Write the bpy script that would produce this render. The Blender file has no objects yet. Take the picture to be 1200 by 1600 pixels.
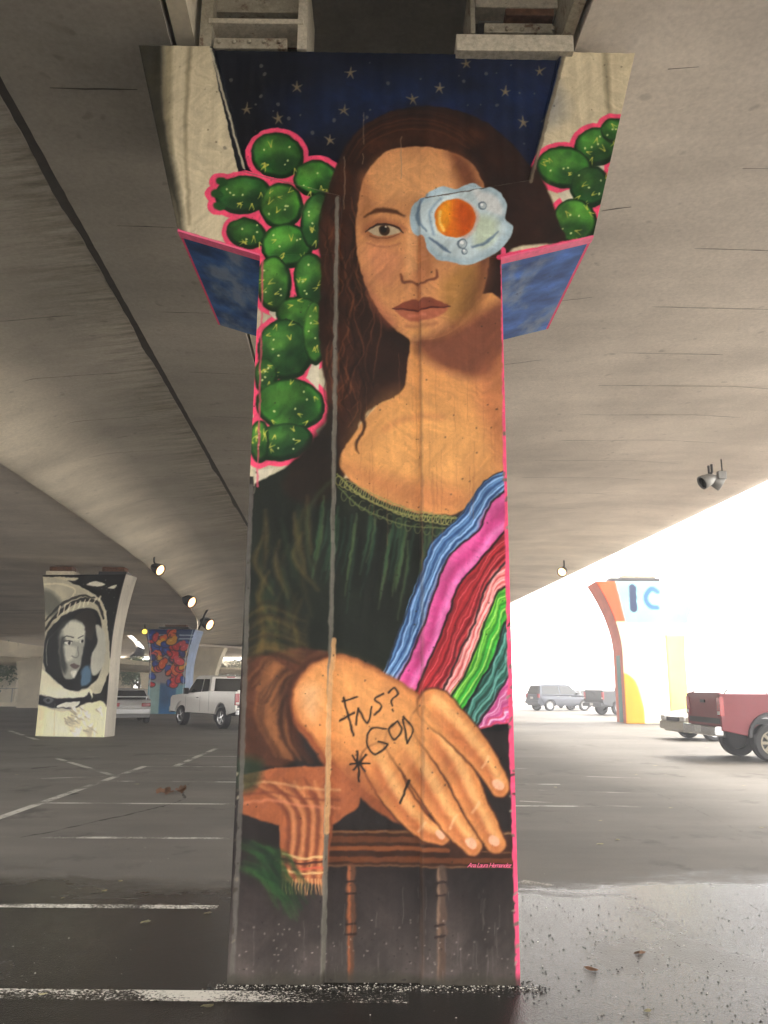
import bpy, bmesh, math, random
import numpy as np
from mathutils import Vector, Matrix
from mathutils.geometry import tessellate_polygon
random.seed(7)
RNG = np.random.default_rng(11)
S = bpy.context.scene
COL = S.collection
R = math.radians

# ------------------------------------------------------------------ camera
CAM_H, PITCH, ROLL, FOC = 1.6, R(12.4), R(0.45), 1236.0
_f = Vector((0, math.cos(PITCH), math.sin(PITCH)))
_u0 = Vector((0, -math.sin(PITCH), math.cos(PITCH)))
_r0 = Vector((1, 0, 0))
_r = _r0 * math.cos(ROLL) + _u0 * math.sin(ROLL)
_u = _u0 * math.cos(ROLL) - _r0 * math.sin(ROLL)
cam = bpy.data.cameras.new('camera')
cam.sensor_fit = 'VERTICAL'; cam.sensor_height = 36.0; cam.lens = 36.0 * FOC / 1600.0
cam.clip_start = 0.05; cam.clip_end = 2000
co = bpy.data.objects.new('camera', cam); COL.objects.link(co)
m = Matrix.Identity(4)
for i in range(3):
    m[i][0] = _r[i]; m[i][1] = _u[i]; m[i][2] = -_f[i]
m[2][3] = CAM_H
co.matrix_world = m
S.camera = co

# ------------------------------------------------------------------ world, sun, exposure
SUN_EL, SUN_AZ = R(52), R(62)          # overcast: sun to the right and ahead, behind cloud
w = bpy.data.worlds.new('World'); S.world = w; w.use_nodes = True
nt = w.node_tree; nt.nodes.clear()
sky = nt.nodes.new('ShaderNodeTexSky'); sky.sky_type = 'NISHITA'; sky.sun_disc = False
sky.sun_elevation = SUN_EL; sky.sun_rotation = SUN_AZ; sky.air_density = 1.0; sky.dust_density = 6.0; sky.ozone_density = 1.0
mixc = nt.nodes.new('ShaderNodeMix'); mixc.data_type = 'RGBA'; mixc.inputs[0].default_value = 0.72
mixc.inputs[7].default_value = (14.0, 13.4, 12.6, 1)       # the cloud layer
bg = nt.nodes.new('ShaderNodeBackground'); bg.inputs[1].default_value = 0.15
wo = nt.nodes.new('ShaderNodeOutputWorld')
nt.links.new(sky.outputs[0], mixc.inputs[6]); nt.links.new(mixc.outputs[2], bg.inputs[0]); nt.links.new(bg.outputs[0], wo.inputs[0])
sun = bpy.data.lights.new('sun', 'SUN'); sun.energy = 1.5; sun.angle = R(14); sun.color = (1, 0.96, 0.9)
so = bpy.data.objects.new('sun', sun); COL.objects.link(so)
sd = Vector((math.sin(SUN_AZ) * math.cos(SUN_EL), math.cos(SUN_AZ) * math.cos(SUN_EL), math.sin(SUN_EL)))
so.rotation_euler = sd.to_track_quat('Z', 'Y').to_euler()
S.view_settings.view_transform = 'Standard'; S.view_settings.look = 'None'
S.view_settings.exposure = 1.92; S.view_settings.gamma = 1.0; S.view_settings.use_curve_mapping = False
S.render.engine = 'CYCLES'
S.cycles.max_bounces = 8; S.cycles.diffuse_bounces = 5

# ------------------------------------------------------------------ measuring helpers (survey of the place)
def ray(px, py):
    return _f + _r * ((px - 600) / FOC) + _u * ((800 - py) / FOC)
def at_z(px, py, z=0.0):
    d = ray(px, py); t = (z - CAM_H) / d.z
    return Vector((d.x * t, d.y * t, z))
def at_y(px, py, y):
    d = ray(px, py); t = y / d.y
    return Vector((d.x * t, y, CAM_H + d.z * t))

# ------------------------------------------------------------------ object helpers
def tag(o, label=None, cat=None, group=None, kind=None):
    if label: o['label'] = label
    if cat: o['category'] = cat
    if group: o['group'] = group
    if kind: o['kind'] = kind
    return o
def empty(name, loc=(0, 0, 0), rz=0.0):
    o = bpy.data.objects.new(name, None); COL.objects.link(o)
    o.location = loc; o.rotation_euler = (0, 0, rz); o.empty_display_size = 0.2
    return o
def link_mesh(name, me, mat=None, parent=None, loc=None, rot=None):
    o = bpy.data.objects.new(name, me); COL.objects.link(o)
    if mat is not None: me.materials.append(mat)
    if parent: o.parent = parent
    if loc is not None: o.location = loc
    if rot is not None: o.rotation_euler = rot
    return o
def from_bm(name, bm, mat=None, parent=None, smooth=False, bevel=0, recalc=True, **k):
    if recalc: bmesh.ops.recalc_face_normals(bm, faces=bm.faces)
    if bevel:
        es = [e for e in bm.edges if len(e.link_faces) == 2 and e.calc_face_angle(0) > 0.5]
        bmesh.ops.bevel(bm, geom=es, offset=bevel, segments=2, affect='EDGES', clamp_overlap=True, profile=0.6)
    me = bpy.data.meshes.new(name); bm.to_mesh(me); bm.free()
    if smooth:
        me.polygons.foreach_set('use_smooth', [True] * len(me.polygons))
    return link_mesh(name, me, mat, parent, **k)
def add_box(bm, c, s, rot=None):
    vs = []
    for x in (-.5, .5):
        for y in (-.5, .5):
            for z in (-.5, .5):
                v = Vector((x * s[0], y * s[1], z * s[2]))
                if rot is not None: v = rot @ v
                vs.append(bm.verts.new(v + Vector(c)))
    for f in ((0, 1, 3, 2), (4, 6, 7, 5), (0, 4, 5, 1), (2, 3, 7, 6), (0, 2, 6, 4), (1, 5, 7, 3)):
        bm.faces.new([vs[i] for i in f])
    return vs
def add_prism(bm, prof, y0, y1, tum=None):
    """prof: (x,z) outline; y half-widths may shrink with height through tum(z)."""
    a = []; b = []
    for (x, z) in prof:
        k = tum(x, z) if tum else 1.0
        a.append(bm.verts.new((x, y0 * k, z))); b.append(bm.verts.new((x, y1 * k, z)))
    n = len(prof)
    bm.faces.new(a); bm.faces.new(b[::-1])
    for i in range(n):
        bm.faces.new((a[i], b[i], b[(i + 1) % n], a[(i + 1) % n]))
def add_lathe(bm, prof, n=20, axis='Y', c=(0, 0, 0)):
    """prof: (r, h) closed loop revolved about axis."""
    c = Vector(c); rings = []
    for i in range(n):
        t = 2 * math.pi * i / n; ring = []
        for (r, h) in prof:
            p = Vector((r * math.cos(t), h, r * math.sin(t))) if axis == 'Y' else Vector((r * math.cos(t), r * math.sin(t), h))
            ring.append(bm.verts.new(p + c))
        rings.append(ring)
    k = len(prof)
    for i in range(n):
        for j in range(k):
            bm.faces.new((rings[i][j], rings[(i + 1) % n][j], rings[(i + 1) % n][(j + 1) % k], rings[i][(j + 1) % k]))
def add_tube(bm, pts, r, n=8):
    pts = [Vector(p) for p in pts]; rings = []
    for i, p in enumerate(pts):
        d = (pts[min(i + 1, len(pts) - 1)] - pts[max(i - 1, 0)]).normalized()
        a = d.orthogonal().normalized() if i == 0 else (a - d * a.dot(d)).normalized()
        b = d.cross(a)
        rr = r[i] if isinstance(r, (list, tuple)) else r
        rings.append([bm.verts.new(p + (a * math.cos(2 * math.pi * k / n) + b * math.sin(2 * math.pi * k / n)) * rr) for k in range(n)])
    for i in range(len(rings) - 1):
        for k in range(n):
            bm.faces.new((rings[i][k], rings[i][(k + 1) % n], rings[i + 1][(k + 1) % n], rings[i + 1][k]))
    bm.faces.new(rings[0][::-1]); bm.faces.new(rings[-1])
def box(name, c, s, mat, parent=None, bevel=0, rot=None):
    bm = bmesh.new(); add_box(bm, c, s, rot)
    return from_bm(name, bm, mat, parent, bevel=bevel)
def plate(name, quad, mat, parent=None, off=0.006, thick=0.0):
    """flat panel from 3D corners, pushed out along its normal by off."""
    q = [Vector(p) for p in quad]
    n = (q[1] - q[0]).cross(q[2] - q[0]).normalized()
    bm = bmesh.new()
    a = [bm.verts.new(p + n * off) for p in q]; b = [bm.verts.new(p - n * 0.01) for p in q]
    bm.faces.new(a); bm.faces.new(b[::-1])
    for i in range(len(q)):
        bm.faces.new((a[i], a[(i + 1) % len(q)], b[(i + 1) % len(q)], b[i]))
    return from_bm(name, bm, mat, parent)

# ------------------------------------------------------------------ materials
def mat_new(name):
    mt = bpy.data.materials.new(name); mt.use_nodes = True
    return mt, mt.node_tree, mt.node_tree.nodes['Principled BSDF']
def N(nt, t, **k):
    n = nt.nodes.new(t)
    for a, b in k.items(): setattr(n, a, b)
    return n
def noise(nt, vec, scale, detail=4, rough=0.55):
    n = N(nt, 'ShaderNodeTexNoise'); n.inputs['Scale'].default_value = scale
    n.inputs['Detail'].default_value = detail; n.inputs['Roughness'].default_value = rough
    if vec is not None: nt.links.new(vec, n.inputs['Vector'])
    return n.outputs['Fac']
def ramp(nt, fac, stops):
    r = N(nt, 'ShaderNodeValToRGB'); e = r.color_ramp.elements
    while len(e) < len(stops): e.new(0.5)
    for i, (p, c) in enumerate(stops):
        e[i].position = p; e[i].color = (c, c, c, 1) if not isinstance(c, (tuple, list)) else (*c, 1)
    nt.links.new(fac, r.inputs[0]); return r.outputs[0]
def mixc_(nt, fac, a, b, mode='MIX'):
    x = N(nt, 'ShaderNodeMix', data_type='RGBA', blend_type=mode)
    for s, v in ((0, fac), (6, a), (7, b)):
        if isinstance(v, (int, float)): x.inputs[s].default_value = v
        elif isinstance(v, (tuple, list)): x.inputs[s].default_value = (*v, 1)
        else: nt.links.new(v, x.inputs[s])
    return x.outputs[2]
def mapv(nt, scale, coord='Object', rot=(0, 0, 0)):
    t = N(nt, 'ShaderNodeTexCoord'); mp = N(nt, 'ShaderNodeMapping')
    mp.inputs['Scale'].default_value = scale; mp.inputs['Rotation'].default_value = rot
    nt.links.new(t.outputs[coord], mp.inputs[0]); return mp.outputs[0]
def bump(nt, b, h, strength=0.3, dist=0.01):
    n = N(nt, 'ShaderNodeBump'); n.inputs['Strength'].default_value = strength; n.inputs['Distance'].default_value = dist
    nt.links.new(h, n.inputs['Height']); nt.links.new(n.outputs[0], b.inputs['Normal'])

def concrete(name, col, streak=(1, 1, 1), dirt=0.35, scale=1.0, rot=(0, 0, 0), lit_edge=None):
    mt, nt, b = mat_new(name)
    v = mapv(nt, (scale,) * 3); vs = mapv(nt, streak, rot=rot)
    big = ramp(nt, noise(nt, v, 0.35, 6, 0.6), [(0.3, 0.72), (0.7, 1.12)])
    st = ramp(nt, noise(nt, vs, 1.0, 6, 0.65), [(0.32, 1 - dirt), (0.62, 1.06)])
    fine = ramp(nt, noise(nt, v, 22, 6, 0.7), [(0.3, 0.86), (0.7, 1.1)])
    spots = ramp(nt, noise(nt, v, 5.5, 3, 0.5), [(0.66, 1.0), (0.74, 0.72)])
    if lit_edge:
        at_ = N(nt, 'ShaderNodeAttribute'); at_.attribute_name = 'lit_edge'; col = mixc_(nt, at_.outputs['Fac'], col, lit_edge)
    c = mixc_(nt, 1.0, col, big, 'MULTIPLY'); c = mixc_(nt, 1.0, c, st, 'MULTIPLY')
    c = mixc_(nt, 1.0, c, fine, 'MULTIPLY'); c = mixc_(nt, 1.0, c, spots, 'MULTIPLY')
    nt.links.new(c, b.inputs['Base Color']); b.inputs['Roughness'].default_value = 0.85
    bump(nt, b, noise(nt, v, 30, 8, 0.7), 0.35, 0.006)
    return mt
def plain(name, col, rough=0.6, metal=0.0, coat=0.0, var=0.12, scale=8, spec=0.5):
    mt, nt, b = mat_new(name)
    v = mapv(nt, (1, 1, 1))
    c = mixc_(nt, 1.0, col, ramp(nt, noise(nt, v, scale, 5, 0.6), [(0.3, 1 - var), (0.7, 1 + var * 0.6)]), 'MULTIPLY')
    nt.links.new(c, b.inputs['Base Color'])
    b.inputs['Roughness'].default_value = rough; b.inputs['Metallic'].default_value = metal
    b.inputs['Coat Weight'].default_value = coat; b.inputs['Specular IOR Level'].default_value = spec
    b.inputs['Coat Roughness'].default_value = 0.08
    return mt
def emit(name, col, s):
    mt, nt, b = mat_new(name)
    b.inputs['Emission Color'].default_value = (*col, 1); b.inputs['Emission Strength'].default_value = s
    b.inputs['Base Color'].default_value = (*col, 1)
    return mt
def painted(name, rough=0.55):
    """mural paint: colour from the wall's own painted colour attribute, over concrete grain."""
    mt, nt, b = mat_new(name)
    a = N(nt, 'ShaderNodeAttribute'); a.attribute_name = 'paint'
    v = mapv(nt, (1, 1, 1)); vs = mapv(nt, (14, 14, 0.7))
    g = ramp(nt, noise(nt, vs, 3, 6, 0.7), [(0.3, 0.90), (0.72, 1.05)])
    pores = ramp(nt, noise(nt, v, 34, 2, 0.4), [(0.22, 0.45), (0.30, 1.0)])
    g2 = ramp(nt, noise(nt, v, 60, 5, 0.7), [(0.3, 0.9), (0.7, 1.06)])
    c = mixc_(nt, 1.0, a.outputs['Color'], g, 'MULTIPLY'); c = mixc_(nt, 1.0, c, g2, 'MULTIPLY'); c = mixc_(nt, 1.0, c, pores, 'MULTIPLY')
    nt.links.new(c, b.inputs['Base Color']); b.inputs['Roughness'].default_value = rough
    b.inputs['Specular IOR Level'].default_value = 0.16
    bump(nt, b, noise(nt, v, 45, 6, 0.7), 0.3, 0.004)
    return mt

M = {}
M['soffit'] = concrete('soffit_concrete', (0.68, 0.605, 0.515), (0.22, 1.0, 1), 0.12, 1.0, (0, 0, R(3)))  # paler than the left soffit: brighter light put into the colour
M['soffit_left'] = concrete('shaded_soffit_concrete', (0.35, 0.315, 0.26), (0.22, 1.0, 1), 0.16, 1.0, (0, 0, R(3)), lit_edge=(0.74, 0.66, 0.52))  # shade put into the colour; the lit outer edge is blended in paler
M['lip'] = concrete('pale_edge_concrete', (0.56, 0.50, 0.40), (0.3, 1.2, 1), 0.2)
M['cream'] = concrete('cream_concrete', (0.74, 0.66, 0.50), (0.5, 0.5, 0.5), 0.2, 0.7)
M['pier'] = concrete('pier_concrete', (0.50, 0.46, 0.38), (3, 3, 0.4), 0.3)
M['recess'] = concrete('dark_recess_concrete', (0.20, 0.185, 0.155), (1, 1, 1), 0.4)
M['stain'] = plain('black_joint_stain', (0.035, 0.028, 0.02), 0.9, var=0.4)
M['hair'] = plain('form_joint_dark', (0.09, 0.078, 0.06), 0.9, var=0.5)
M['steel'] = plain('painted_bearing_steel', (0.34, 0.30, 0.22), 0.6, 0.1, var=0.3, scale=12)
def rusty(name, col, amt):
    mt, nt, b = mat_new(name); v = mapv(nt, (1, 1, 1)); n = ramp(nt, noise(nt, v, 9, 7, 0.7), [(amt, 0.0), (amt + 0.10, 1.0)])
    c = mixc_(nt, 1.0, col, ramp(nt, noise(nt, v, 26, 6, 0.7), [(0.3, 0.6), (0.7, 1.15)]), 'MULTIPLY')
    c = mixc_(nt, n, c, (0.10, 0.045, 0.022)); nt.links.new(c, b.inputs['Base Color']); b.inputs['Roughness'].default_value = 0.75
    bump(nt, b, noise(nt, v, 40, 6, 0.7), 0.5, 0.006); return mt
M['steel'] = rusty('flaking_bearing_steel', (0.34, 0.30, 0.22), 0.55)
M['dirtyblock'] = rusty('dirty_bearing_block', (0.52, 0.46, 0.35), 0.62)
M['rust'] = plain('rusty_steel', (0.16, 0.075, 0.04), 0.85, var=0.6, scale=18)
M['pink'] = plain('pink_paint', (0.85, 0.12, 0.25), 0.5, var=0.15, scale=20)
M['mural'] = painted('mural_paint')
M['line'] = None
M['rubber'] = plain('tyre_rubber', (0.018, 0.018, 0.019), 0.75)
M['rim'] = plain('alloy_rim', (0.62, 0.62, 0.62), 0.25, 0.9)
M['black'] = plain('black_plastic', (0.02, 0.02, 0.022), 0.5)
M['glass'] = plain('tinted_glass', (0.012, 0.016, 0.016), 0.06, spec=0.8, var=0.05)
M['chrome'] = plain('chrome', (0.5, 0.5, 0.5), 0.2, 1.0)
M['redlamp'] = plain('red_lamp_glass', (0.35, 0.01, 0.015), 0.15, coat=0.6)
M['clearlamp'] = plain('clear_lamp_glass', (0.6, 0.6, 0.58), 0.1, coat=0.8)
M['white_paint'] = plain('white_car_paint', (0.74, 0.71, 0.66), 0.3, coat=0.7, var=0.04)
M['silver_paint'] = plain('silver_car_paint', (0.62, 0.62, 0.62), 0.3, 0.3, coat=0.7, var=0.04)
M['red_paint'] = plain('red_car_paint', (0.17, 0.008, 0.016), 0.45, coat=0.2, var=0.06)
M['slate_paint'] = plain('slate_car_paint', (0.06, 0.07, 0.09), 0.35, 0.2, coat=0.6, var=0.05)
M['char_paint'] = plain('charcoal_car_paint', (0.035, 0.042, 0.05), 0.35, 0.2, coat=0.6, var=0.05)
M['tan_paint'] = plain('champagne_car_paint', (0.34, 0.31, 0.24), 0.35, 0.3, coat=0.6, var=0.05)
M['galv'] = plain('galvanised_steel', (0.30, 0.30, 0.29), 0.5, 0.6)
M['bark'] = plain('bark', (0.12, 0.09, 0.06), 0.9, var=0.4)
M['leafgreen'] = plain('green_foliage', (0.07, 0.12, 0.035), 0.7, var=0.5, scale=1.5)
M['leafbrown'] = plain('dead_leaf', (0.20, 0.10, 0.05), 0.8, var=0.3)
M['leafpale'] = plain('pale_dry_leaf', (0.42, 0.38, 0.22), 0.8, var=0.3)
M['chips'] = plain('debris_chips', (0.02, 0.018, 0.015), 0.9)
M['palechips'] = plain('pale_grit', (0.55, 0.52, 0.45), 0.9, var=0.4)
M['lamp_on'] = emit('lit_lamp_lens', (1.0, 0.5, 0.2), 2.0)
M['lamp_yellow'] = emit('yellow_lamp_lens', (1.0, 0.68, 0.08), 0.8)

def asphalt():
    mt, nt, b = mat_new('wet_and_dry_asphalt')
    v = mapv(nt, (1, 1, 1))
    sep = N(nt, 'ShaderNodeSeparateXYZ'); nt.links.new(v, sep.inputs[0])
    big = ramp(nt, noise(nt, v, 0.22, 6, 0.6), [(0.3, 0.70), (0.7, 1.25)])
    vs = mapv(nt, (0.25, 1.3, 1))
    st = ramp(nt, noise(nt, vs, 1.0, 7, 0.65), [(0.3, 0.82), (0.7, 1.14)])
    fine = ramp(nt, noise(nt, v, 90, 5, 0.85), [(0.35, 0.55), (0.65, 1.45)])
    c = mixc_(nt, 1.0, (0.142, 0.130, 0.112), big, 'MULTIPLY'); c = mixc_(nt, 1.0, c, st, 'MULTIPLY'); c = mixc_(nt, 1.0, c, fine, 'MULTIPLY')
    # oil drips and tyre marks
    oil = ramp(nt, noise(nt, mapv(nt, (0.6, 0.5, 1)), 1.6, 7, 0.68), [(0.57, 0.0), (0.68, 0.7)])
    c = mixc_(nt, oil, c, (0.035, 0.03, 0.026))
    # ground far off is coloured pale for glare, as its own mesh
    # wet region: y + wobble < edge, edge follows x
    n1 = noise(nt, mapv(nt, (0.5, 1.1, 1)), 1.4, 6, 0.62)
    def math_(op, a, bb, c_=None):
        x = N(nt, 'ShaderNodeMath', operation=op)
        for i, q in enumerate((a, bb)):
            if isinstance(q, (int, float)): x.inputs[i].default_value = q
            elif q is not None: nt.links.new(q, x.inputs[i])
        return x.outputs[0]
    wob = math_('ADD', math_('MULTIPLY', math_('SUBTRACT', n1, 0.5), 2.0), math_('MULTIPLY', math_('SUBTRACT', noise(nt, mapv(nt, (0.7, 1.5, 1)), 9.0, 5, 0.7), 0.5), 1.1))
    # the edge of the wet patch: 7.4 m ahead at left, 6.8 m beside the pillar, 8.4 m at right
    ex = math_('MULTIPLY', math_('ABSOLUTE', math_('ADD', sep.outputs[0], 0.4), None), 0.22)
    yy = math_('SUBTRACT', math_('ADD', sep.outputs[1], wob), ex)
    wr = N(nt, 'ShaderNodeMapRange'); wr.inputs[1].default_value = 7.0; wr.inputs[2].default_value = 6.3
    nt.links.new(yy, wr.inputs[0])
    wet = wr.outputs[0]
    # partly dried streaks inside the wet patch
    dry = ramp(nt, noise(nt, mapv(nt, (0.9, 0.45, 1), rot=(0, 0, R(-20))), 0.9, 6, 0.6), [(0.50, 1.0), (0.66, 0.72)])
    wetm = math_('MULTIPLY', wet, dry)
    cw = mixc_(nt, 1.0, c, (0.085, 0.078, 0.072), 'MULTIPLY')
    c = mixc_(nt, wetm, c, cw)
    nt.links.new(c, b.inputs['Base Color'])
    rr = N(nt, 'ShaderNodeMapRange'); rr.inputs[3].default_value = 0.72; rr.inputs[4].default_value = 0.19
    nt.links.new(wetm, rr.inputs[0])
    nt.links.new(rr.outputs[0], b.inputs['Roughness'])
    vo = N(nt, 'ShaderNodeTexVoronoi'); vo.inputs['Scale'].default_value = 110; nt.links.new(v, vo.inputs['Vector'])
    h = math_('ADD', math_('ADD', noise(nt, v, 60, 6, 0.8), math_('MULTIPLY', vo.outputs['Distance'], 0.8)), math_('MULTIPLY', noise(nt, v, 7, 5, 0.6), 1.2))
    bump(nt, b, h, 0.36, 0.007)
    b.inputs['Specular IOR Level'].default_value = 0.36
    return mt
M['asphalt'] = asphalt()
def linepaint(name='worn_line_paint', wear=0.5, col=(0.55, 0.53, 0.47)):
    mt, nt, b = mat_new(name)
    v = mapv(nt, (1, 1, 1))
    n = noise(nt, v, 55, 6, 0.8); n2 = noise(nt, v, 1.2, 3, 0.6)
    ad = N(nt, 'ShaderNodeMath', operation='ADD'); nt.links.new(n, ad.inputs[0]); nt.links.new(n2, ad.inputs[1])
    hf = N(nt, 'ShaderNodeMath', operation='MULTIPLY'); nt.links.new(ad.outputs[0], hf.inputs[0]); hf.inputs[1].default_value = 0.5
    f = ramp(nt, hf.outputs[0], [(0.0, 0.0), (wear * .5, 0.0), (wear * .5 + .055, 1.0)])
    nt.links.new(f, b.inputs['Alpha'])
    b.inputs['Base Color'].default_value = (*col, 1); b.inputs['Roughness'].default_value = 0.7
    return mt
M['line'] = linepaint('worn_line_paint', 0.92)
M['faint'] = linepaint('faded_line_paint', 1.0, (0.42, 0.40, 0.35))
M['bold'] = linepaint('fresh_line_paint', 0.95, (0.62, 0.59, 0.52))

# ================================================================== painting on walls (numpy)
def lin(c):
    c = np.asarray(c, float) / 255.0
    return np.where(c <= 0.04045, c / 12.92, ((c + 0.055) / 1.055) ** 2.4)
def smooth_closed(P, n=6):
    P = np.asarray(P, float); out = []
    for i in range(len(P)):
        a, b, c, d = P[i - 1], P[i], P[(i + 1) % len(P)], P[(i + 2) % len(P)]
        for k in range(n):
            t = k / n
            out.append(0.5 * ((2 * b) + (-a + c) * t + (2 * a - 5 * b + 4 * c - d) * t * t + (-a + 3 * b - 3 * c + d) * t ** 3))
    return np.array(out)
def smooth_open(P, n=6):
    P = np.asarray(P, float)
    Q = np.vstack([2 * P[0] - P[1], P, 2 * P[-1] - P[-2]]); out = []
    for i in range(1, len(Q) - 2):
        a, b, c, d = Q[i - 1], Q[i], Q[i + 1], Q[i + 2]
        for k in range(n):
            t = k / n
            out.append(0.5 * ((2 * b) + (-a + c) * t + (2 * a - 5 * b + 4 * c - d) * t * t + (-a + 3 * b - 3 * c + d) * t ** 3))
    out.append(P[-1]); return np.array(out)
def sdf_poly(P, X, Z):
    d = np.full(X.shape, 1e9); ins = np.zeros(X.shape, bool)
    n = len(P)
    for i in range(n):
        ax, az = P[i]; bx, bz = P[(i + 1) % n]
        ex, ez = bx - ax, bz - az; L = ex * ex + ez * ez + 1e-12
        t = np.clip(((X - ax) * ex + (Z - az) * ez) / L, 0, 1)
        d = np.minimum(d, (X - ax - t * ex) ** 2 + (Z - az - t * ez) ** 2)
        if abs(ez) > 1e-12:
            c = ((az > Z) != (bz > Z)) & (X < ex * (Z - az) / ez + ax)
            ins ^= c
    d = np.sqrt(d); return np.where(ins, -d, d)
def vnoise(h, w, cy, cx, octv=4, seed=0):
    g = np.random.default_rng(seed); out = np.zeros((h, w)); amp = 1; tot = 0
    for o in range(octv):
        ny, nx = max(2, int(cy * 2 ** o)) + 2, max(2, int(cx * 2 ** o)) + 2
        r = g.random((ny, nx))
        y = np.linspace(0, ny - 1.001, h); x = np.linspace(0, nx - 1.001, w)
        iy = y.astype(int); ix = x.astype(int); fy = (y - iy)[:, None]; fx = (x - ix)[None]
        fy = fy * fy * (3 - 2 * fy); fx = fx * fx * (3 - 2 * fx)
        a = r[iy][:, ix]; b = r[iy][:, ix + 1]; c = r[iy + 1][:, ix]; d = r[iy + 1][:, ix + 1]
        out += amp * (a * (1 - fy) * (1 - fx) + b * (1 - fy) * fx + c * fy * (1 - fx) + d * fy * fx); tot += amp; amp *= 0.55
    return out / tot
class Wall:
    """colours on a wall plane; x across, z up, metres. Points are given in survey units through tr()."""
    def __init__(s, x0, x1, z0, z1, res, tr, unit, base):
        s.x0, s.z0, s.res, s.tr, s.unit = x0, z0, res, tr, unit; s.wob = 3.2
        s.w = int((x1 - x0) / res) + 1; s.h = int((z1 - z0) / res) + 1
        s.C = np.tile(np.array(base, float), (s.h, s.w, 1))
        s.nz = vnoise(s.h, s.w, s.h / 40, s.w / 40, 5, 3)
        s.nf = vnoise(s.h, s.w, s.h / 60, s.w / 6, 3, 5)
    def win(s, P, pad):
        i0 = max(0, int((P[:, 0].min() - pad - s.x0) / s.res)); i1 = min(s.w, int((P[:, 0].max() + pad - s.x0) / s.res) + 2)
        j0 = max(0, int((P[:, 1].min() - pad - s.z0) / s.res)); j1 = min(s.h, int((P[:, 1].max() + pad - s.z0) / s.res) + 2)
        if i1 <= i0 or j1 <= j0: return None
        X, Z = np.meshgrid(s.x0 + np.arange(i0, i1) * s.res, s.z0 + np.arange(j0, j1) * s.res)
        return i0, i1, j0, j1, X, Z
    def lay(s, wn, m, col, var):
        i0, i1, j0, j1 = wn[:4]
        c = np.array(col, float)
        if c.ndim == 1: c = c[None, None]
        v = 1 + var * (s.nz[j0:j1, i0:i1] - 0.5)[..., None] * 2
        C = s.C[j0:j1, i0:i1]; mm = m[..., None]
        s.C[j0:j1, i0:i1] = C * (1 - mm) + np.clip(c * v, 0, 255) * mm
    def shape(s, pts, col, feather=1.0, smooth=True, alpha=1.0, var=0.12, grow=0.0, col2=None, axis=None, rag=0.0):
        P = np.array([s.tr(*p) for p in pts])
        if smooth: P = smooth_closed(P)
        f = max(feather * s.unit, s.res * 0.7); g = grow * s.unit
        wn = s.win(P, f + g)
        if wn is None: return
        X, Z = wn[4:]
        d = sdf_poly(P, X, Z) - g
        if rag: d = d + (s.nz[wn[2]:wn[3], wn[0]:wn[1]] - 0.5) * rag * s.unit * 2
        m = np.clip(0.5 - d / f, 0, 1) * alpha
        c = np.array(col, float)
        if col2 is not None:
            a = np.array(s.tr(*axis[0])); b = np.array(s.tr(*axis[1])); e = b - a
            t = np.clip(((X - a[0]) * e[0] + (Z - a[1]) * e[1]) / (e @ e), 0, 1)[..., None]
            c = c * (1 - t) + np.array(col2, float) * t
        s.lay(wn, m, c, var)
    def stroke(s, pts, wd, col, alpha=1.0, feather=1.0, smooth=True, var=0.1):
        P = np.array([s.tr(*p) for p in pts])
        W = np.array(wd if isinstance(wd, (list, tuple)) else [wd] * len(P), float)
        if smooth and len(P) > 2:
            PW = smooth_open(np.column_stack([P, W]), 5); P = PW[:, :2]; W = PW[:, 2]
        W = W * s.unit / 2; f = max(feather * s.unit, s.res * 0.7)
        wn = s.win(P, f + W.max())
        if wn is None: return
        X, Z = wn[4:]; d = np.full(X.shape, 1e9)
        for i in range(len(P) - 1):
            ax, az = P[i]; ex, ez = P[i + 1] - P[i]; L = ex * ex + ez * ez + 1e-12
            t = np.clip(((X - ax) * ex + (Z - az) * ez) / L, 0, 1)
            d = np.minimum(d, np.sqrt((X - ax - t * ex) ** 2 + (Z - az - t * ez) ** 2) - (W[i] * (1 - t) + W[i + 1] * t))
        s.lay(wn, np.clip(0.5 - d / f, 0, 1) * alpha, col, var)
    def oval(s, c, rx, ry, col, rot=0, **k):
        a = R(rot)
        s.shape([(c[0] + rx * math.cos(t) * math.cos(a) - ry * math.sin(t) * math.sin(a), c[1] + rx * math.cos(t) * math.sin(a) + ry * math.sin(t) * math.cos(a)) for t in [i * math.pi / 6 for i in range(12)]], col, **k)
    def sample(s, x, z):
        j1 = vnoise(s.h, s.w, s.h / 9, s.w / 9, 2, 8) - .5; j2 = vnoise(s.h, s.w, s.h / 9, s.w / 9, 2, 9) - .5 if not hasattr(s, 'j') else 0
        if not hasattr(s, 'j'): s.j = (j1, j2)
        ii = np.clip(((x - s.x0) / s.res).astype(int), 0, s.w - 1); jj = np.clip(((z - s.z0) / s.res).astype(int), 0, s.h - 1)
        x = x + s.j[0][jj, ii] * s.unit * s.wob; z = z + s.j[1][jj, ii] * s.unit * s.wob
        u = np.clip((x - s.x0) / s.res, 0, s.w - 1.001); v = np.clip((z - s.z0) / s.res, 0, s.h - 1.001)
        i = u.astype(int); j = v.astype(int); fu = (u - i)[:, None]; fv = (v - j)[:, None]
        return s.C[j, i] * (1 - fu) * (1 - fv) + s.C[j, i + 1] * fu * (1 - fv) + s.C[j + 1, i] * (1 - fu) * fv + s.C[j + 1, i + 1] * fu * fv

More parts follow.
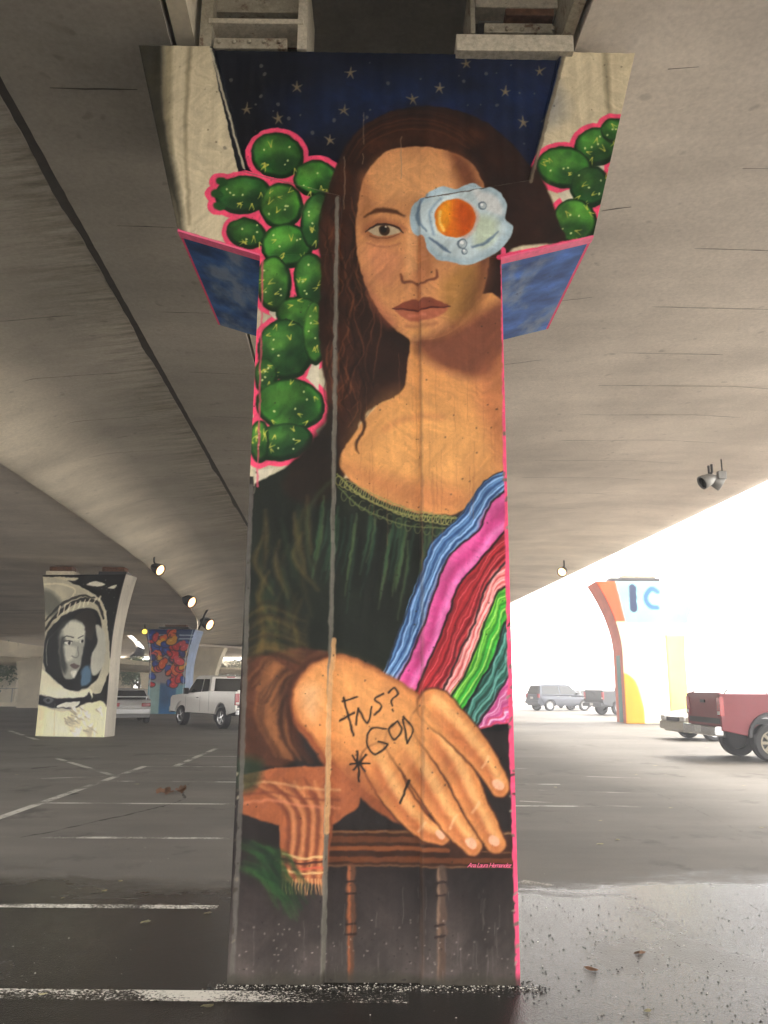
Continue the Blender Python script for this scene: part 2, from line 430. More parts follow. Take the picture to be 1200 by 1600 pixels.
def grid_mesh(name, Xg, Yg, Zg, colors, mat, parent, skirt=0.07):
    """grid of vertices (rows x cols) with a painted colour each; the rim is turned back as a skirt."""
    if skirt:
        pad = lambda A: np.pad(A, 1, mode='edge')
        Xg, Zg = pad(Xg), pad(Zg); Yp = pad(Yg)
        Yp[0] += skirt; Yp[-1] += skirt; Yp[1:-1, 0] += skirt; Yp[1:-1, -1] += skirt; Yg = Yp
        colors = np.pad(colors, ((1, 1), (1, 1), (0, 0)), mode='edge')
    h, w = Xg.shape
    V = np.stack([Xg, Yg, Zg], -1).reshape(-1, 3).astype(np.float32)
    a = (np.arange(h - 1)[:, None] * w + np.arange(w - 1)[None]).ravel()
    F = np.stack([a, a + 1, a + w + 1, a + w], -1).astype(np.int32)
    me = bpy.data.meshes.new(name); me.vertices.add(len(V)); me.vertices.foreach_set('co', V.ravel())
    me.loops.add(F.size); me.loops.foreach_set('vertex_index', F.ravel())
    me.polygons.add(len(F)); me.polygons.foreach_set('loop_start', np.arange(0, F.size, 4, dtype=np.int32))
    me.polygons.foreach_set('loop_total', np.full(len(F), 4, np.int32))
    me.update(calc_edges=True)
    at = me.attributes.new('paint', 'FLOAT_COLOR', 'POINT')
    c = np.ones((len(V), 4), np.float32); c[:, :3] = lin(colors.reshape(-1, 3)); at.data.foreach_set('color', c.ravel())
    return link_mesh(name, me, mat, parent)
# ================================================================== the near pillar and its mural
WY, WK = 4.78, 0.011
def wall_pt(px, py):
    d = ray(px, py); t = WY / (d.y - WK * d.x)
    return (d.x * t * math.sqrt(1 + WK * WK), CAM_H + d.z * t)

def paint_main():
    W = Wall(-1.9, 1.9, -0.05, 6.15, 0.005, wall_pt, 0.0041, (204, 190, 158))
    s, k = W.shape, W.stroke
    # bare concrete wings with rain stains
    k([(232, 60), (240, 180), (272, 300), (285, 370)], [52, 40, 16, 6], (44, 42, 32), 0.92, feather=14, var=0.4)
    k([(265, 60), (262, 150), (268, 240)], [10, 14, 4], (120, 110, 84), 0.6, feather=8)
    k([(298, 60), (290, 200), (296, 350)], [8, 6, 4], (128, 116, 90), 0.7, feather=6)
    k([(946, 80), (950, 150), (958, 240)], [12, 8, 3], (128, 118, 94), 0.8, feather=8)
    k([(216, 70), (276, 360)], 7, (36, 34, 26), 0.8, feather=6)
    for _ in range(26):
        x = random.uniform(300, 960); y = random.uniform(90, 350)
        W.oval((x, y), 1.2, 1.2, (80, 70, 52), alpha=0.8)
    # shaft ground: dark umber, greyer at the foot
    s([(350, 745), (812, 745), (815, 1545), (345, 1545)], (34, 28, 27), smooth=False, var=0.35, col2=(84, 76, 72), axis=((600, 1350), (600, 1560)))
    # --- starry sky in the recess
    s([(326, 66), (884, 78), (826, 292), (690, 312), (525, 320), (372, 268)], (7, 10, 20), smooth=False, var=0.35, col2=(12, 24, 52), axis=((420, 200), (800, 110)))
    s([(430, 150), (540, 120), (720, 120), (840, 130), (860, 180), (700, 200), (560, 190), (470, 200)], (18, 40, 84), feather=70, alpha=0.55, var=0.5)
    def star(x, y, r=10, c=(128, 112, 84)):
        for a in range(5):
            t = R(a * 72 - 90 + random.uniform(-12, 12)); q = r * random.uniform(0.75, 1.1)
            k([(x, y), (x + q * math.cos(t), y + q * math.sin(t))], [4.6, 1.2], c, 0.9, smooth=False)
    for x, y in ((463, 131), (548, 108), (384, 165), (434, 180), (537, 167), (515, 214), (688, 132), (729, 94), (845, 105), (790, 138), (820, 186), (645, 150)):
        star(x, y)
    for _ in range(46):
        x = random.uniform(345, 860); y = random.uniform(88, 235)
        W.oval((x, y), *(random.choice([1.4, 1.8, 3.0]),) * 2, (112, 104, 92), alpha=0.7)
    # --- cactus thickets: pink halo, then pads
    PK = (238, 74, 112)
    # left thicket background between the pads
    s([(404, 395), (520, 300), (540, 420), (520, 640), (470, 720), (396, 760)], (186, 178, 150), smooth=False)
    padsL = [((432, 238), 38, 33, 10), ((494, 277), 33, 29, 0), ((380, 304), 40, 27, -8), ((440, 322), 31, 33, 0), ((386, 365), 28, 21, 15), ((448, 384), 37, 32, 0),
             ((494, 345), 22, 42, 8), ((428, 442), 24, 40, 0), ((486, 440), 24, 42, -8), ((470, 492), 34, 26, 10), ((446, 546), 40, 44, 0), ((492, 520), 18, 46, 0),
             ((416, 588), 16, 26, 0), ((454, 633), 50, 37, 4), ((442, 690), 42, 26, -12), ((406, 690), 14, 30, 0)]
    padsR = [((932, 229), 32, 27, -15), ((882, 262), 40, 30, 5), ((922, 292), 28, 30, 20), ((898, 346), 32, 33, 0), ((960, 205), 20, 18, 0)]
    for c, rx, ry, ro in padsL + padsR:
        W.oval(c, rx * 1.04, ry * 1.04, PK, rot=ro, grow=11, feather=1.5, var=0.08)
    for c in ((345, 284), (338, 303), (341, 322)): W.oval(c, 10, 7, PK, grow=8)
    # bare concrete windows inside the pink
    for P in ([(424, 462), (436, 480), (432, 500), (420, 490)], [(492, 556), (500, 560), (498, 610), (478, 590)], [(906, 262), (944, 258), (944, 266), (908, 268)],
              [(872, 300), (896, 296), (904, 316), (880, 318)], [(400, 735), (428, 732), (412, 760), (396, 772)]):
        s(P, (205, 196, 172), smooth=False)
    for c, rx, ry, ro in padsL + padsR: W.oval(c, rx * 1.04, ry * 1.04, (12, 40, 16), rot=ro, grow=2.5, feather=2, rag=2)
    for i, (c, rx, ry, ro) in enumerate(padsL + padsR):
        rx *= 1.06; ry *= 1.06
        g = [(40, 92, 34), (52, 112, 38), (34, 80, 34), (66, 124, 42)][i % 4]
        W.oval(c, rx, ry, (10, 34, 14), rot=ro, feather=2)
        W.oval((c[0] - 1, c[1] - 2), rx - 3, ry - 4, g, rot=ro, feather=5, var=0.7, rag=3)
        for _ in range(5): W.oval((c[0] + random.uniform(-.6, .6) * rx, c[1] + random.uniform(-.6, .6) * ry), rx * .3, ry * .16, random.choice([(26, 66, 28), (84, 140, 54), (20, 56, 30)]), rot=random.uniform(0, 180), feather=8, alpha=.5)
        W.oval((c[0] - rx * .2, c[1] - ry * .3), rx * .55, ry * .45, (100, 158, 60), rot=ro, feather=20, alpha=0.45, var=0.6)
        W.oval((c[0] + rx * .25, c[1] + ry * .35), rx * .5, ry * .4, (14, 44, 22), rot=ro, feather=22, alpha=0.6)
        for _ in range(5):
            a = random.uniform(0, 6.28); q = random.uniform(0.3, 0.95); x = c[0] + rx * q * math.cos(a); y = c[1] + ry * q * math.sin(a)
            t = random.uniform(0, 6.28); L = random.uniform(6, 11)
            for dt in (-0.35, 0.35):
                k([(x, y), (x + L * math.cos(t + dt), y + L * math.sin(t + dt))], [1.9, 0.9], (206, 196, 84), 0.9, smooth=False)
        for _ in range(4):
            W.oval((c[0] + random.uniform(-.6, .6) * rx, c[1] + random.uniform(-.6, .6) * ry), 1.5, 1.5, (214, 220, 150))
    for c in ((347, 284), (340, 303), (343, 322)): W.oval(c, 10, 6.5, (28, 72, 28), rot=20, feather=3)
    # --- hair: one big dark brown mass
    s([(640, 162), (690, 162), (760, 185), (815, 235), (850, 285), (872, 345), (878, 378), (790, 400), (788, 560), (700, 600), (640, 610), (575, 640), (552, 690), (530, 760),
       (500, 740), (512, 640), (498, 520), (502, 430), (498, 360), (516, 280), (545, 215), (590, 178)], (40, 22, 15), feather=4, var=0.5)
    s([(600, 180), (700, 180), (760, 210), (700, 225), (620, 222), (570, 240)], (78, 42, 24), feather=20, alpha=0.6, var=0.5)
    s([(505, 330), (540, 250), (556, 330), (552, 480), (560, 600), (530, 700), (514, 620), (506, 480)], (70, 38, 24), feather=20, alpha=0.65, var=0.6)
    for i in range(70):                       # waves of hair
        x = random.uniform(506, 590); y = random.uniform(300, 600); L = random.uniform(40, 120)
        P = [(x + 7 * math.sin(j * 1.3 + i) + j * random.uniform(-2, 3), y + L * j / 4) for j in range(5)]
        k(P, [1, 3.2, 2.6, 2, .8], random.choice([(96, 56, 34), (26, 14, 10), (120, 70, 40), (20, 12, 9)]), 0.5, feather=2)
    for i in range(30):
        a = random.uniform(0.1, 1.0); P = [(650 - 95 * math.cos(t) * (1 + a * .25), 262 - (62 + 34 * a) * math.sin(t)) for t in np.linspace(0.2, 2.6, 6)]
        k(P, [1, 3, 3, 3, 2, 1], random.choice([(70, 38, 22), (24, 14, 10), (86, 48, 28)]), 0.35, feather=2.5)
    # --- neck, shoulders and chest
    s([(640, 540), (652, 500), (786, 470), (792, 745), (735, 790), (690, 808), (650, 800), (590, 778), (545, 745), (530, 715), (556, 672), (590, 630), (630, 605)], (206, 142, 84), feather=3, var=0.14)
    s([(580, 650), (640, 620), (720, 640), (760, 700), (700, 770), (620, 760), (560, 720)], (226, 164, 96), feather=70, alpha=0.7)
    s([(540, 725), (600, 772), (680, 800), (740, 782), (700, 760), (620, 745)], (188, 116, 72), feather=26, alpha=0.6)
    s([(650, 528), (700, 520), (790, 470), (790, 545), (760, 590), (700, 580), (662, 556)], (112, 62, 46), feather=22, alpha=0.9)
    s([(745, 600), (792, 560), (792, 730), (765, 680)], (172, 102, 66), feather=30, alpha=0.7)
    k([(600, 668), (640, 650), (690, 652)], 8, (180, 112, 70), 0.45, feather=10)
    # stray lock
    k([(590, 600), (566, 640), (570, 665), (556, 690), (560, 706)], [9, 6, 5, 4, 1], (52, 30, 20), 0.9, feather=3)
    # --- face: a plain frontal face with calm, open features
    face = [(650, 224), (606, 231), (574, 262), (560, 308), (556, 366), (564, 420), (584, 468), (616, 510), (656, 530), (704, 520), (744, 482), (762, 424), (768, 360), (762, 300), (740, 252), (700, 230)]
    s(face, (202, 138, 88), feather=3, var=0.14)
    s([(738, 250), (700, 236), (735, 330), (738, 430), (700, 512), (656, 528), (704, 520), (744, 482), (766, 424), (770, 350)], (112, 64, 42), feather=26, alpha=0.9)
    s([(690, 440), (745, 412), (740, 480), (700, 500)], (150, 110, 52), feather=22, alpha=0.6)
    s([(590, 250), (650, 236), (700, 250), (700, 300), (640, 312), (585, 300)], (222, 160, 104), feather=36, alpha=0.75)
    s([(572, 385), (600, 378), (628, 400), (610, 440), (584, 430)], (220, 142, 100), feather=26, alpha=0.7)
    s([(566, 420), (590, 462), (618, 500), (606, 508), (580, 470)], (150, 84, 62), feather=16, alpha=0.6)
    s([(564, 262), (584, 300), (582, 330), (562, 340)], (158, 102, 64), feather=18, alpha=0.6)
    # brow, eye
    k([(570, 334), (590, 324), (614, 325), (632, 333)], [3, 8, 8, 3], (74, 42, 26), 0.9, feather=4)
    s([(566, 352), (590, 336), (626, 344), (634, 356), (606, 372), (578, 368)], (160, 98, 64), feather=10, alpha=0.8)
    s([(575, 356), (588, 348), (604, 346), (619, 352), (626, 358), (606, 364), (588, 363)], (186, 166, 134), feather=1.5)
    W.oval((601, 355), 8.5, 8.5, (60, 36, 20), feather=1.5); W.oval((600, 354), 5, 5, (12, 8, 8), feather=1); W.oval((603, 350), 1.8, 1.8, (230, 220, 200))
    k([(571, 358), (588, 348), (604, 345), (621, 351), (630, 360)], [2, 4, 4, 4, 2], (44, 24, 18), 0.95)
    k([(578, 364), (604, 368), (624, 361)], 1.8, (110, 62, 42), 0.8)
    k([(574, 376), (600, 382), (624, 376)], 2.5, (164, 102, 70), 0.8, feather=4)
    # nose
    s([(650, 330), (668, 340), (676, 420), (664, 436), (652, 436)], (158, 98, 62), feather=12, alpha=0.75)
    s([(640, 330), (650, 330), (653, 425), (640, 432), (634, 410)], (226, 164, 110), feather=8, alpha=0.7)
    k([(626, 424), (630, 436), (644, 436), (656, 442), (670, 437), (682, 434), (682, 422)], [3, 5, 4, 4, 4, 5, 3], (98, 50, 36), 0.85, feather=3)
    W.oval((654, 428), 12, 9, (196, 126, 84), feather=8, alpha=0.6)
    k([(655, 446), (655, 462)], [6, 9], (158, 98, 66), 0.6, feather=6)
    # mouth: full closed lips
    s([(616, 479), (636, 467), (650, 464), (656, 467), (664, 464), (682, 468), (702, 479), (656, 482)], (128, 66, 48), feather=2)
    s([(618, 480), (656, 483), (700, 480), (684, 494), (658, 500), (634, 494)], (168, 94, 68), feather=3, var=0.1)
    k([(614, 479), (640, 480), (656, 483), (676, 480), (704, 479)], [2, 3, 3, 3, 2], (70, 28, 26), 0.9)
    k([(640, 489), (664, 491)], 4, (212, 130, 104), 0.6, feather=4)
    k([(636, 505), (658, 509), (682, 504)], 5, (140, 84, 58), 0.6, feather=6)
    W.oval((652, 516), 18, 8, (216, 156, 92), feather=12, alpha=0.6)
    # --- fried egg
    egg = [(640, 345), (646, 316), (664, 306), (672, 294), (694, 286), (716, 290), (738, 281), (762, 292), (780, 300), (792, 320), (789, 342), (803, 356), (792, 378), (778, 392), (752, 406), (728, 414), (704, 408), (684, 404), (668, 388), (662, 370), (646, 362)]
    s(egg, (168, 190, 200), feather=2, var=0.14, rag=3)
    s([(p[0] * .86 + 722 * .14, p[1] * .86 + 346 * .14) for p in egg], (190, 206, 210), feather=8, var=0.14)
    s([(742, 296), (778, 310), (786, 336), (764, 330), (745, 312)], (214, 214, 212), feather=8, alpha=0.8)
    s([(742, 340), (776, 344), (770, 378), (744, 384)], (190, 204, 174), feather=14, alpha=0.8)
    k([(668, 300), (655, 320), (654, 344), (666, 360)], [3, 5, 5, 3], (92, 118, 142), 0.8, feather=3)
    k([(672, 372), (692, 386), (704, 394)], [3, 6, 3], (84, 106, 130), 0.9, feather=3)
    k([(738, 386), (760, 378), (778, 362)], [3, 5, 2], (92, 114, 136), 0.9, feather=3)
    k([(690, 310), (672, 332), (678, 366)], 5, (130, 156, 178), 0.7, feather=4)
    W.oval((711, 341), 37, 34, (206, 220, 224), feather=4, alpha=0.9)
    W.oval((711, 341), 32, 30, (218, 110, 24), feather=2, var=0.1)
    s([(716, 314), (742, 330), (742, 352), (724, 370), (714, 345)], (186, 70, 20), feather=14, alpha=0.7)
    s([(690, 322), (704, 316), (702, 350), (690, 362), (682, 345)], (240, 160, 30), feather=9, alpha=0.8)
    k([(688, 330), (686, 346), (694, 360)], 4, (250, 205, 110), 0.9, feather=3)
    for c, r_ in (((754, 321), 7), ((722, 381), 8), ((726, 393), 5)):
        W.oval(c, r_, r_, (96, 112, 124)); W.oval((c[0] + 1, c[1]), r_ - 2, r_ - 2, (176, 188, 192)); W.oval((c[0] - 1, c[1] - 2), r_ * .35, r_ * .35, (236, 238, 236))
    # --- dark green dress and umber sleeve
    s([(398, 756), (440, 735), (500, 690), (526, 700), (526, 735), (560, 764), (600, 782), (650, 802), (718, 806), (700, 850), (650, 950), (600, 1062), (470, 1040), (378, 1030), (384, 900)], (22, 27, 20), smooth=False, feather=3, var=0.35)
    s([(505, 660), (520, 640), (528, 740), (500, 790), (440, 760)], (30, 22, 15), feather=12, var=0.4)
    for i in range(60):                       # gathered cloth
        x = random.uniform(500, 700); y = 770 + (x - 500) * .18 + random.uniform(0, 60)
        P = [(x, y), (x - 5 + random.uniform(-3, 3), y + 40), (x - 16, y + random.uniform(70, 130))]
        k(P, [2.5, 4, 1], random.choice([(50, 84, 56), (36, 64, 46), (12, 16, 14), (78, 100, 62)]), 0.65, feather=4)
    for i in range(46):                       # sleeve folds, olive
        x = random.uniform(392, 490); y = random.uniform(770, 990)
        P = [(x, y), (x + random.uniform(-16, 8), y + 40), (x + random.uniform(-10, 26), y + 90)]
        k(P, [2, 7, 1], random.choice([(92, 78, 40), (60, 56, 32), (18, 18, 13), (116, 94, 50), (36, 54, 34)]), 0.5, feather=8)
    k([(528, 740), (486, 790), (480, 850), (492, 910)], [4, 7, 6, 2], (52, 64, 42), 0.6, feather=6)
    # trim of looped braid
    k([(527, 738), (560, 770), (600, 790), (650, 805), (716, 810)], 3, (120, 124, 70), 0.9)
    k([(528, 758), (560, 788), (600, 808), (650, 822), (706, 826)], 2.4, (92, 104, 62), 0.85)
    for i in range(26):
        t = i / 25; x = 530 + 180 * t; y = 750 + 66 * math.sin(t * 1.5) - 2
        P = [(x + 6 * math.cos(a), y + 7 * math.sin(a)) for a in np.linspace(0, 5.6, 7)]
        k(P, 1.7, (146, 142, 84), 0.85)
        if i % 2: k([(x + 5 * math.cos(a), y + 20 + 8 * math.sin(a)) for a in np.linspace(0.4, 5.4, 7)], 1.5, (108, 112, 66), 0.7)
    # lower sleeve, red brown rolls
    s([(380, 1030), (470, 1010), (520, 1020), (470, 1060), (450, 1110), (470, 1180), (440, 1200), (374, 1190)], (76, 44, 30), smooth=False, feather=6, var=0.4)
    for i in range(22):
        o = i * 5.2
        P = [(388 + o * .4, 1060 + o * .5 + random.uniform(-5, 5)), (420 + o * .4, 1030 + o * .3), (400 + o * .6, 1110 + o * .4), (430 + o * .5, 1180 + o * .1)]
        k(P, [1, 8, 7, 2], random.choice([(126, 78, 48), (56, 32, 24), (150, 96, 58), (38, 24, 18)]), 0.5, feather=6)
    for i in range(12):
        y = 950 + i * 7
        k([(384, y + 10), (420, y - 6 + random.uniform(-6, 6)), (476, y + 14)], [2, 6, 1], random.choice([(96, 76, 40), (60, 52, 30), (36, 30, 20)]), 0.5, feather=6)
    # --- striped woven shawl
    B = [[(788, 734), (755, 752), (722, 802), (672, 850), (655, 900), (636, 952), (612, 1018), (597, 1060)],
         [(790, 764), (766, 786), (746, 828), (702, 866), (680, 918), (662, 972), (638, 1030), (616, 1070)],
         [(791, 826), (772, 848), (746, 878), (716, 914), (700, 958), (684, 1000), (662, 1048), (648, 1084)],
         [(791, 876), (770, 900), (752, 930), (740, 974), (720, 1012), (704, 1050), (686, 1084), (672, 1100)],
         [(791, 916), (776, 926), (764, 956), (752, 986), (736, 1030), (716, 1070), (696, 1098), (686, 1110)],
         [(792, 966), (784, 980), (778, 1004), (770, 1030), (752, 1060), (736, 1090), (722, 1112), (716, 1124)],
         [(796, 1048), (790, 1060), (782, 1074), (774, 1090), (764, 1106), (752, 1122), (744, 1132), (738, 1138)],
         [(802, 1120), (800, 1124), (796, 1128), (790, 1130), (780, 1132), (770, 1134), (760, 1137), (745, 1141)]]
    s(B[0] + [(735, 1145), (800, 1140), (800, 730)], (16, 16, 18), smooth=False, feather=2)
    bands = [((60, 96, 146), [(110, 150, 194), (34, 60, 104), (140, 172, 204)]), ((206, 74, 140), [(226, 110, 168), (168, 44, 106), (224, 96, 156)]),
             ((150, 34, 42), [(196, 50, 56), (92, 20, 28), (214, 80, 84)]), ((222, 110, 108), [(240, 156, 150), (196, 70, 74), (246, 190, 182)]),
             ((74, 168, 48), [(150, 206, 74), (36, 118, 36), (60, 190, 70)]), ((44, 92, 80), [(70, 140, 124), (20, 50, 44), (120, 180, 176)]),
             ((206, 96, 150), [(232, 170, 196), (176, 56, 120), (214, 50, 70)])]
    for i, (c, subs) in enumerate(bands):
        a = np.array(B[i], float); b = np.array(B[i + 1], float)
        wob = lambda q: [tuple(p) for p in q]
        s(wob(a) + wob(b[::-1]), c, smooth=False, feather=2, var=0.25)
        n = 9 if i != 1 else 3
        for j in range(n):
            t = (j + .5) / n; L = a * (1 - t) + b * t
            L = smooth_open(L, 4); L = L + np.array([[2.2 * math.sin(u * .62 + i) + random.uniform(-.7, .7), 1.6 * math.cos(u * .8 + j * .3)] for u in range(len(L))])
            k([tuple(p) for p in L], random.uniform(1.0, 2.8) if i != 1 else 9, subs[j % 3] if j not in (2, 6) else tuple(min(255, q + 60) for q in subs[0]), 0.8 if i != 1 else .45, feather=1.5 if i != 1 else 8)
        k([tuple(p) for p in a + np.array([1.5, 0])], 3.2 if i else 1.5, (20, 14, 18), 0.85, feather=1.5)
    # --- rail and turned balusters
    s([(506, 1298), (800, 1298), (802, 1356), (504, 1356)], (54, 30, 20), smooth=False, feather=2, var=0.3)
    for y, c, wd in ((1302, (122, 84, 52), 3), (1314, (96, 54, 30), 8), (1328, (132, 74, 40), 6), (1336, (46, 26, 18), 4), (1345, (104, 58, 32), 7), (1355, (120, 86, 60), 2)):
        k([(508, y - 1), (640, y), (700, y + 1)] if y < 1340 else [(506, y), (650, y), (801, y)], wd, c, 0.85, feather=2)
    k([(720, 1300), (800, 1302)], 2, (150, 120, 84), 0.8); k([(740, 1330), (802, 1332)], 2, (120, 84, 56), 0.8)
    for bx in (548, 688):
        prof = [(1358, 10), (1372, 13), (1380, 8), (1392, 15), (1400, 8), (1430, 15), (1446, 10), (1456, 16), (1466, 6), (1490, 9), (1535, 7)]
        k([(bx + (3 if bx > 600 else 0), y) for y, _ in prof], [q for _, q in prof], (96, 62, 44) if bx < 600 else (84, 66, 56), 0.9, feather=3)
        k([(bx - 3, y) for y, _ in prof], [q * .3 for _, q in prof], (176, 100, 62) if bx < 600 else (132, 106, 86), 0.8, feather=3)
        for y in (1380, 1400, 1448, 1464): k([(bx - 8, y), (bx + 8, y - 2)], 2.5, (30, 20, 18), 0.8)
    # --- a large plain resting hand
    SK, SD, SL = (206, 132, 76), (140, 76, 46), (234, 176, 112)
    s([(452, 1084), (470, 1050), (520, 1022), (575, 1036), (650, 1080), (740, 1140), (745, 1170), (700, 1200), (690, 1250), (640, 1290), (590, 1270), (548, 1232), (510, 1200), (482, 1160), (458, 1130)], SD, feather=4)
    s([(458, 1084), (476, 1054), (520, 1028), (575, 1042), (650, 1086), (728, 1144), (720, 1176), (680, 1204), (660, 1250), (600, 1250), (548, 1216), (515, 1184), (486, 1146), (464, 1120)], SK, feather=8, var=0.14)
    def finger(P, w0, w1):
        n = len(P); w = [w0 + (w1 - w0) * i / (n - 1) for i in range(n)]
        k(P, [q + 5 for q in w], (74, 40, 26), 0.9, feather=3)
        k(P, w, SK, 1, feather=3, var=0.14)
        k([(x + 1, y + w[i] * .28) for i, (x, y) in enumerate(P)], [q * .35 for q in w], (170, 92, 56), 0.6, feather=8)
        k([(x + 2, y - w[i] * .22) for i, (x, y) in enumerate(P)], [q * .34 for q in w], SL, 0.75, feather=8)
        x, y = P[-2]; k([(x - 5, y + 9), (x + 5, y - 8)], 3, (244, 196, 148), 0.6, feather=3)
        x, y = P[-1]; W.oval((x - 2, y - 2), w1 * .36, w1 * .26, (232, 174, 140), rot=40, feather=2)
    finger([(590, 1190), (622, 1248), (660, 1292), (690, 1306)], 46, 24)
    finger([(630, 1160), (672, 1226), (708, 1284), (738, 1320)], 50, 28)
    finger([(670, 1130), (712, 1196), (744, 1262), (774, 1316)], 50, 28)
    finger([(680, 1104), (724, 1148), (758, 1190), (780, 1228)], 50, 28)
    s([(476, 1060), (530, 1034), (640, 1090), (690, 1130), (640, 1190), (560, 1170), (500, 1120)], (222, 156, 92), feather=40, alpha=0.7)
    s([(520, 1190), (560, 1200), (600, 1240), (560, 1236)], (150, 84, 52), feather=16, alpha=0.7)
    s([(468, 1090), (480, 1070), (500, 1080), (490, 1130)], (240, 190, 140), feather=20, alpha=0.6)
    # wrist cord of the sleeve
    k([(520, 1020), (476, 1040), (450, 1090), (462, 1150), (486, 1190)], [5, 9, 10, 9, 5], (60, 34, 26), 0.8, feather=6)
    # --- a folded terracotta cloth with stripes and a fringe, hanging beside the rail
    s([(374, 1212), (430, 1200), (520, 1196), (566, 1236), (560, 1262), (520, 1290), (508, 1384), (440, 1376), (436, 1290), (374, 1270)], (158, 88, 54), smooth=False, feather=3, var=0.25)
    for i in range(9):
        x = 442 + i * 8
        k([(380 + i * 16, 1216 + (i % 2) * 6), (x + 8, 1270), (x, 1376)], [2, 9, 5], (202, 132, 84) if i % 2 else (104, 52, 36), 0.7, feather=5)
    for y, c in ((1338, (214, 176, 120)), (1346, (60, 30, 26)), (1354, (196, 90, 66)), (1362, (214, 176, 120))): k([(441, y - 4), (470, y + 3), (508, y)], 3, c, 0.85)
    for y, c in ((1228, (210, 160, 110)), (1244, (110, 54, 38)), (1256, (208, 128, 92))): k([(376, y), (420, y - 6), (470, y + 2), (530, y + 8)], 3.5, c, 0.6, feather=3)
    for i in range(14):
        x = 442 + i * 5; k([(x, 1374), (x + random.uniform(-3, 3), 1398)], [2.6, 1], (206, 150, 100), 0.85, smooth=False)
    # leaves low on the left
    for i in range(30):
        x = random.uniform(372, 420); y = random.uniform(1310, 1370)
        k([(x, y), (x + 34, y + 18), (x + random.uniform(50, 78), y + random.uniform(50, 90))], [2, 5, 1], random.choice([(28, 56, 30), (42, 80, 38), (20, 38, 26), (50, 92, 40)]), 0.5, feather=5)
    s([(370, 1185), (410, 1190), (400, 1230), (372, 1236)], (34, 52, 34), feather=12, alpha=0.7)
    # scuffs and drips low down
    for _ in range(60):
        x = random.uniform(372, 800); y = random.uniform(1380, 1530)
        k([(x, y), (x + random.uniform(-1, 1), y + random.uniform(5, 60))], 1.0, (126, 118, 112), 0.35)
    for _ in range(90):
        W.oval((random.uniform(366, 805), random.uniform(1440, 1535)), 1.1, 1.1, (170, 160, 150), alpha=0.8)
    for x, y in ((568, 170), (567, 235), (627, 208), (538, 240)): k([(x, y), (x, y + random.uniform(14, 90))], 1.6, (150, 128, 106), 0.7)
    # marker graffiti on the hand
    G = (26, 20, 18); g = lambda P, wd=2.6: k(P, wd, G, 0.92, feather=1.2, smooth=len(P) > 2)
    g([(536, 1090), (544, 1118), (552, 1150)], 3.2); g([(534, 1096), (558, 1088)]); g([(530, 1126), (554, 1114)])
    g([(556, 1132), (560, 1108)]); g([(560, 1108), (574, 1130), (580, 1104)])
    g([(600, 1084), (586, 1092), (596, 1104), (584, 1116)]); g([(608, 1082), (616, 1074), (622, 1084), (612, 1096), (614, 1104)]); W.oval((614, 1110), 1.6, 1.6, G)
    g([(604, 1140), (580, 1138), (572, 1160), (586, 1180), (606, 1164), (592, 1160)])
    g([(622, 1128), (608, 1140), (616, 1156), (628, 1142), (622, 1128)]); g([(630, 1124), (636, 1162)]); g([(630, 1120), (646, 1140), (636, 1162)])
    g([(558, 1174), (561, 1222)], 3); g([(546, 1194), (578, 1194)]); g([(550, 1182), (570, 1206)]); g([(572, 1180), (552, 1204)]); W.oval((572, 1180), 2, 2, G)
    g([(640, 1220), (626, 1256)], 3.4)
    # bare grey left arris and head hairline; lit and shaded recess edges painted
    k([(527, 310), (523, 600), (519, 900), (512, 1200), (504, 1530)], 6.5, (112, 108, 98), 0.9, smooth=False)
    k([(522, 1000), (514, 1100), (511, 1300)], 7, (224, 172, 116), 0.8, smooth=False)
    k([(657, 500), (660, 1000), (660, 1530)], 5, (90, 66, 52), 0.3, feather=3, smooth=False)  # shaded right side of the groove, painted
    k([(380, 268), (450, 285), (530, 306)], 1.6, (120, 100, 90), 0.7, smooth=False); k([(665, 309), (828, 281)], 2.4, (66, 56, 50), 0.9, smooth=False)
    k([(329, 76), (381, 262)], 4, (196, 186, 160), 0.9, smooth=False); k([(882, 84), (829, 284)], 6, (116, 106, 88), 0.9, smooth=False)  # painted light on the left recess edge, painted shade on the right
    # pink border down the right arris and along the lower edge of both wings
    k([(786, 390), (790, 700), (799, 1130), (812, 1545)], [8, 8, 8, 9], (238, 84, 124), 1, smooth=False)
    k([(272, 361), (408, 400)], 10, (236, 70, 110), 1, smooth=False); k([(925, 373), (781, 402)], 10, (236, 70, 110), 1, smooth=False)
    k([(411, 400), (402, 760)], 3, (220, 80, 110), 0.7, smooth=False)
    k([(362, 1540), (378, 1200), (392, 760)], 7, (92, 88, 82), 0.85, smooth=False)
    for _ in range(150):
        x = random.uniform(350, 810); y = random.uniform(420, 1530); W.oval((x, y), 1.3, 1.3, (40, 34, 30), alpha=0.7)
    for xa, xb in ((374, 368), (788, 806)):        # chipped arrises
        for _ in range(34):
            t = random.random(); x = xa + (xb - xa) * t + random.uniform(-4, 4); y = 560 + 960 * t; W.oval((x - (0 if xa > 500 else 2), y), random.uniform(1.5, 3), random.uniform(2, 6), random.choice([(150, 142, 124), (110, 102, 90), (64, 56, 50)]), rot=random.uniform(0, 90), alpha=0.85)
    for _ in range(26):                             # thin old drips
        x = random.uniform(540, 780); y = random.uniform(520, 760); k([(x, y), (x + 1, y + random.uniform(40, 160))], 1.1, (150, 96, 60), 0.35, smooth=False)
    # grime along the foot and vertical wear
    s([(345, 1524), (820, 1526), (820, 1560), (345, 1560)], (60, 56, 48), smooth=False, feather=10, alpha=0.8, rag=10)
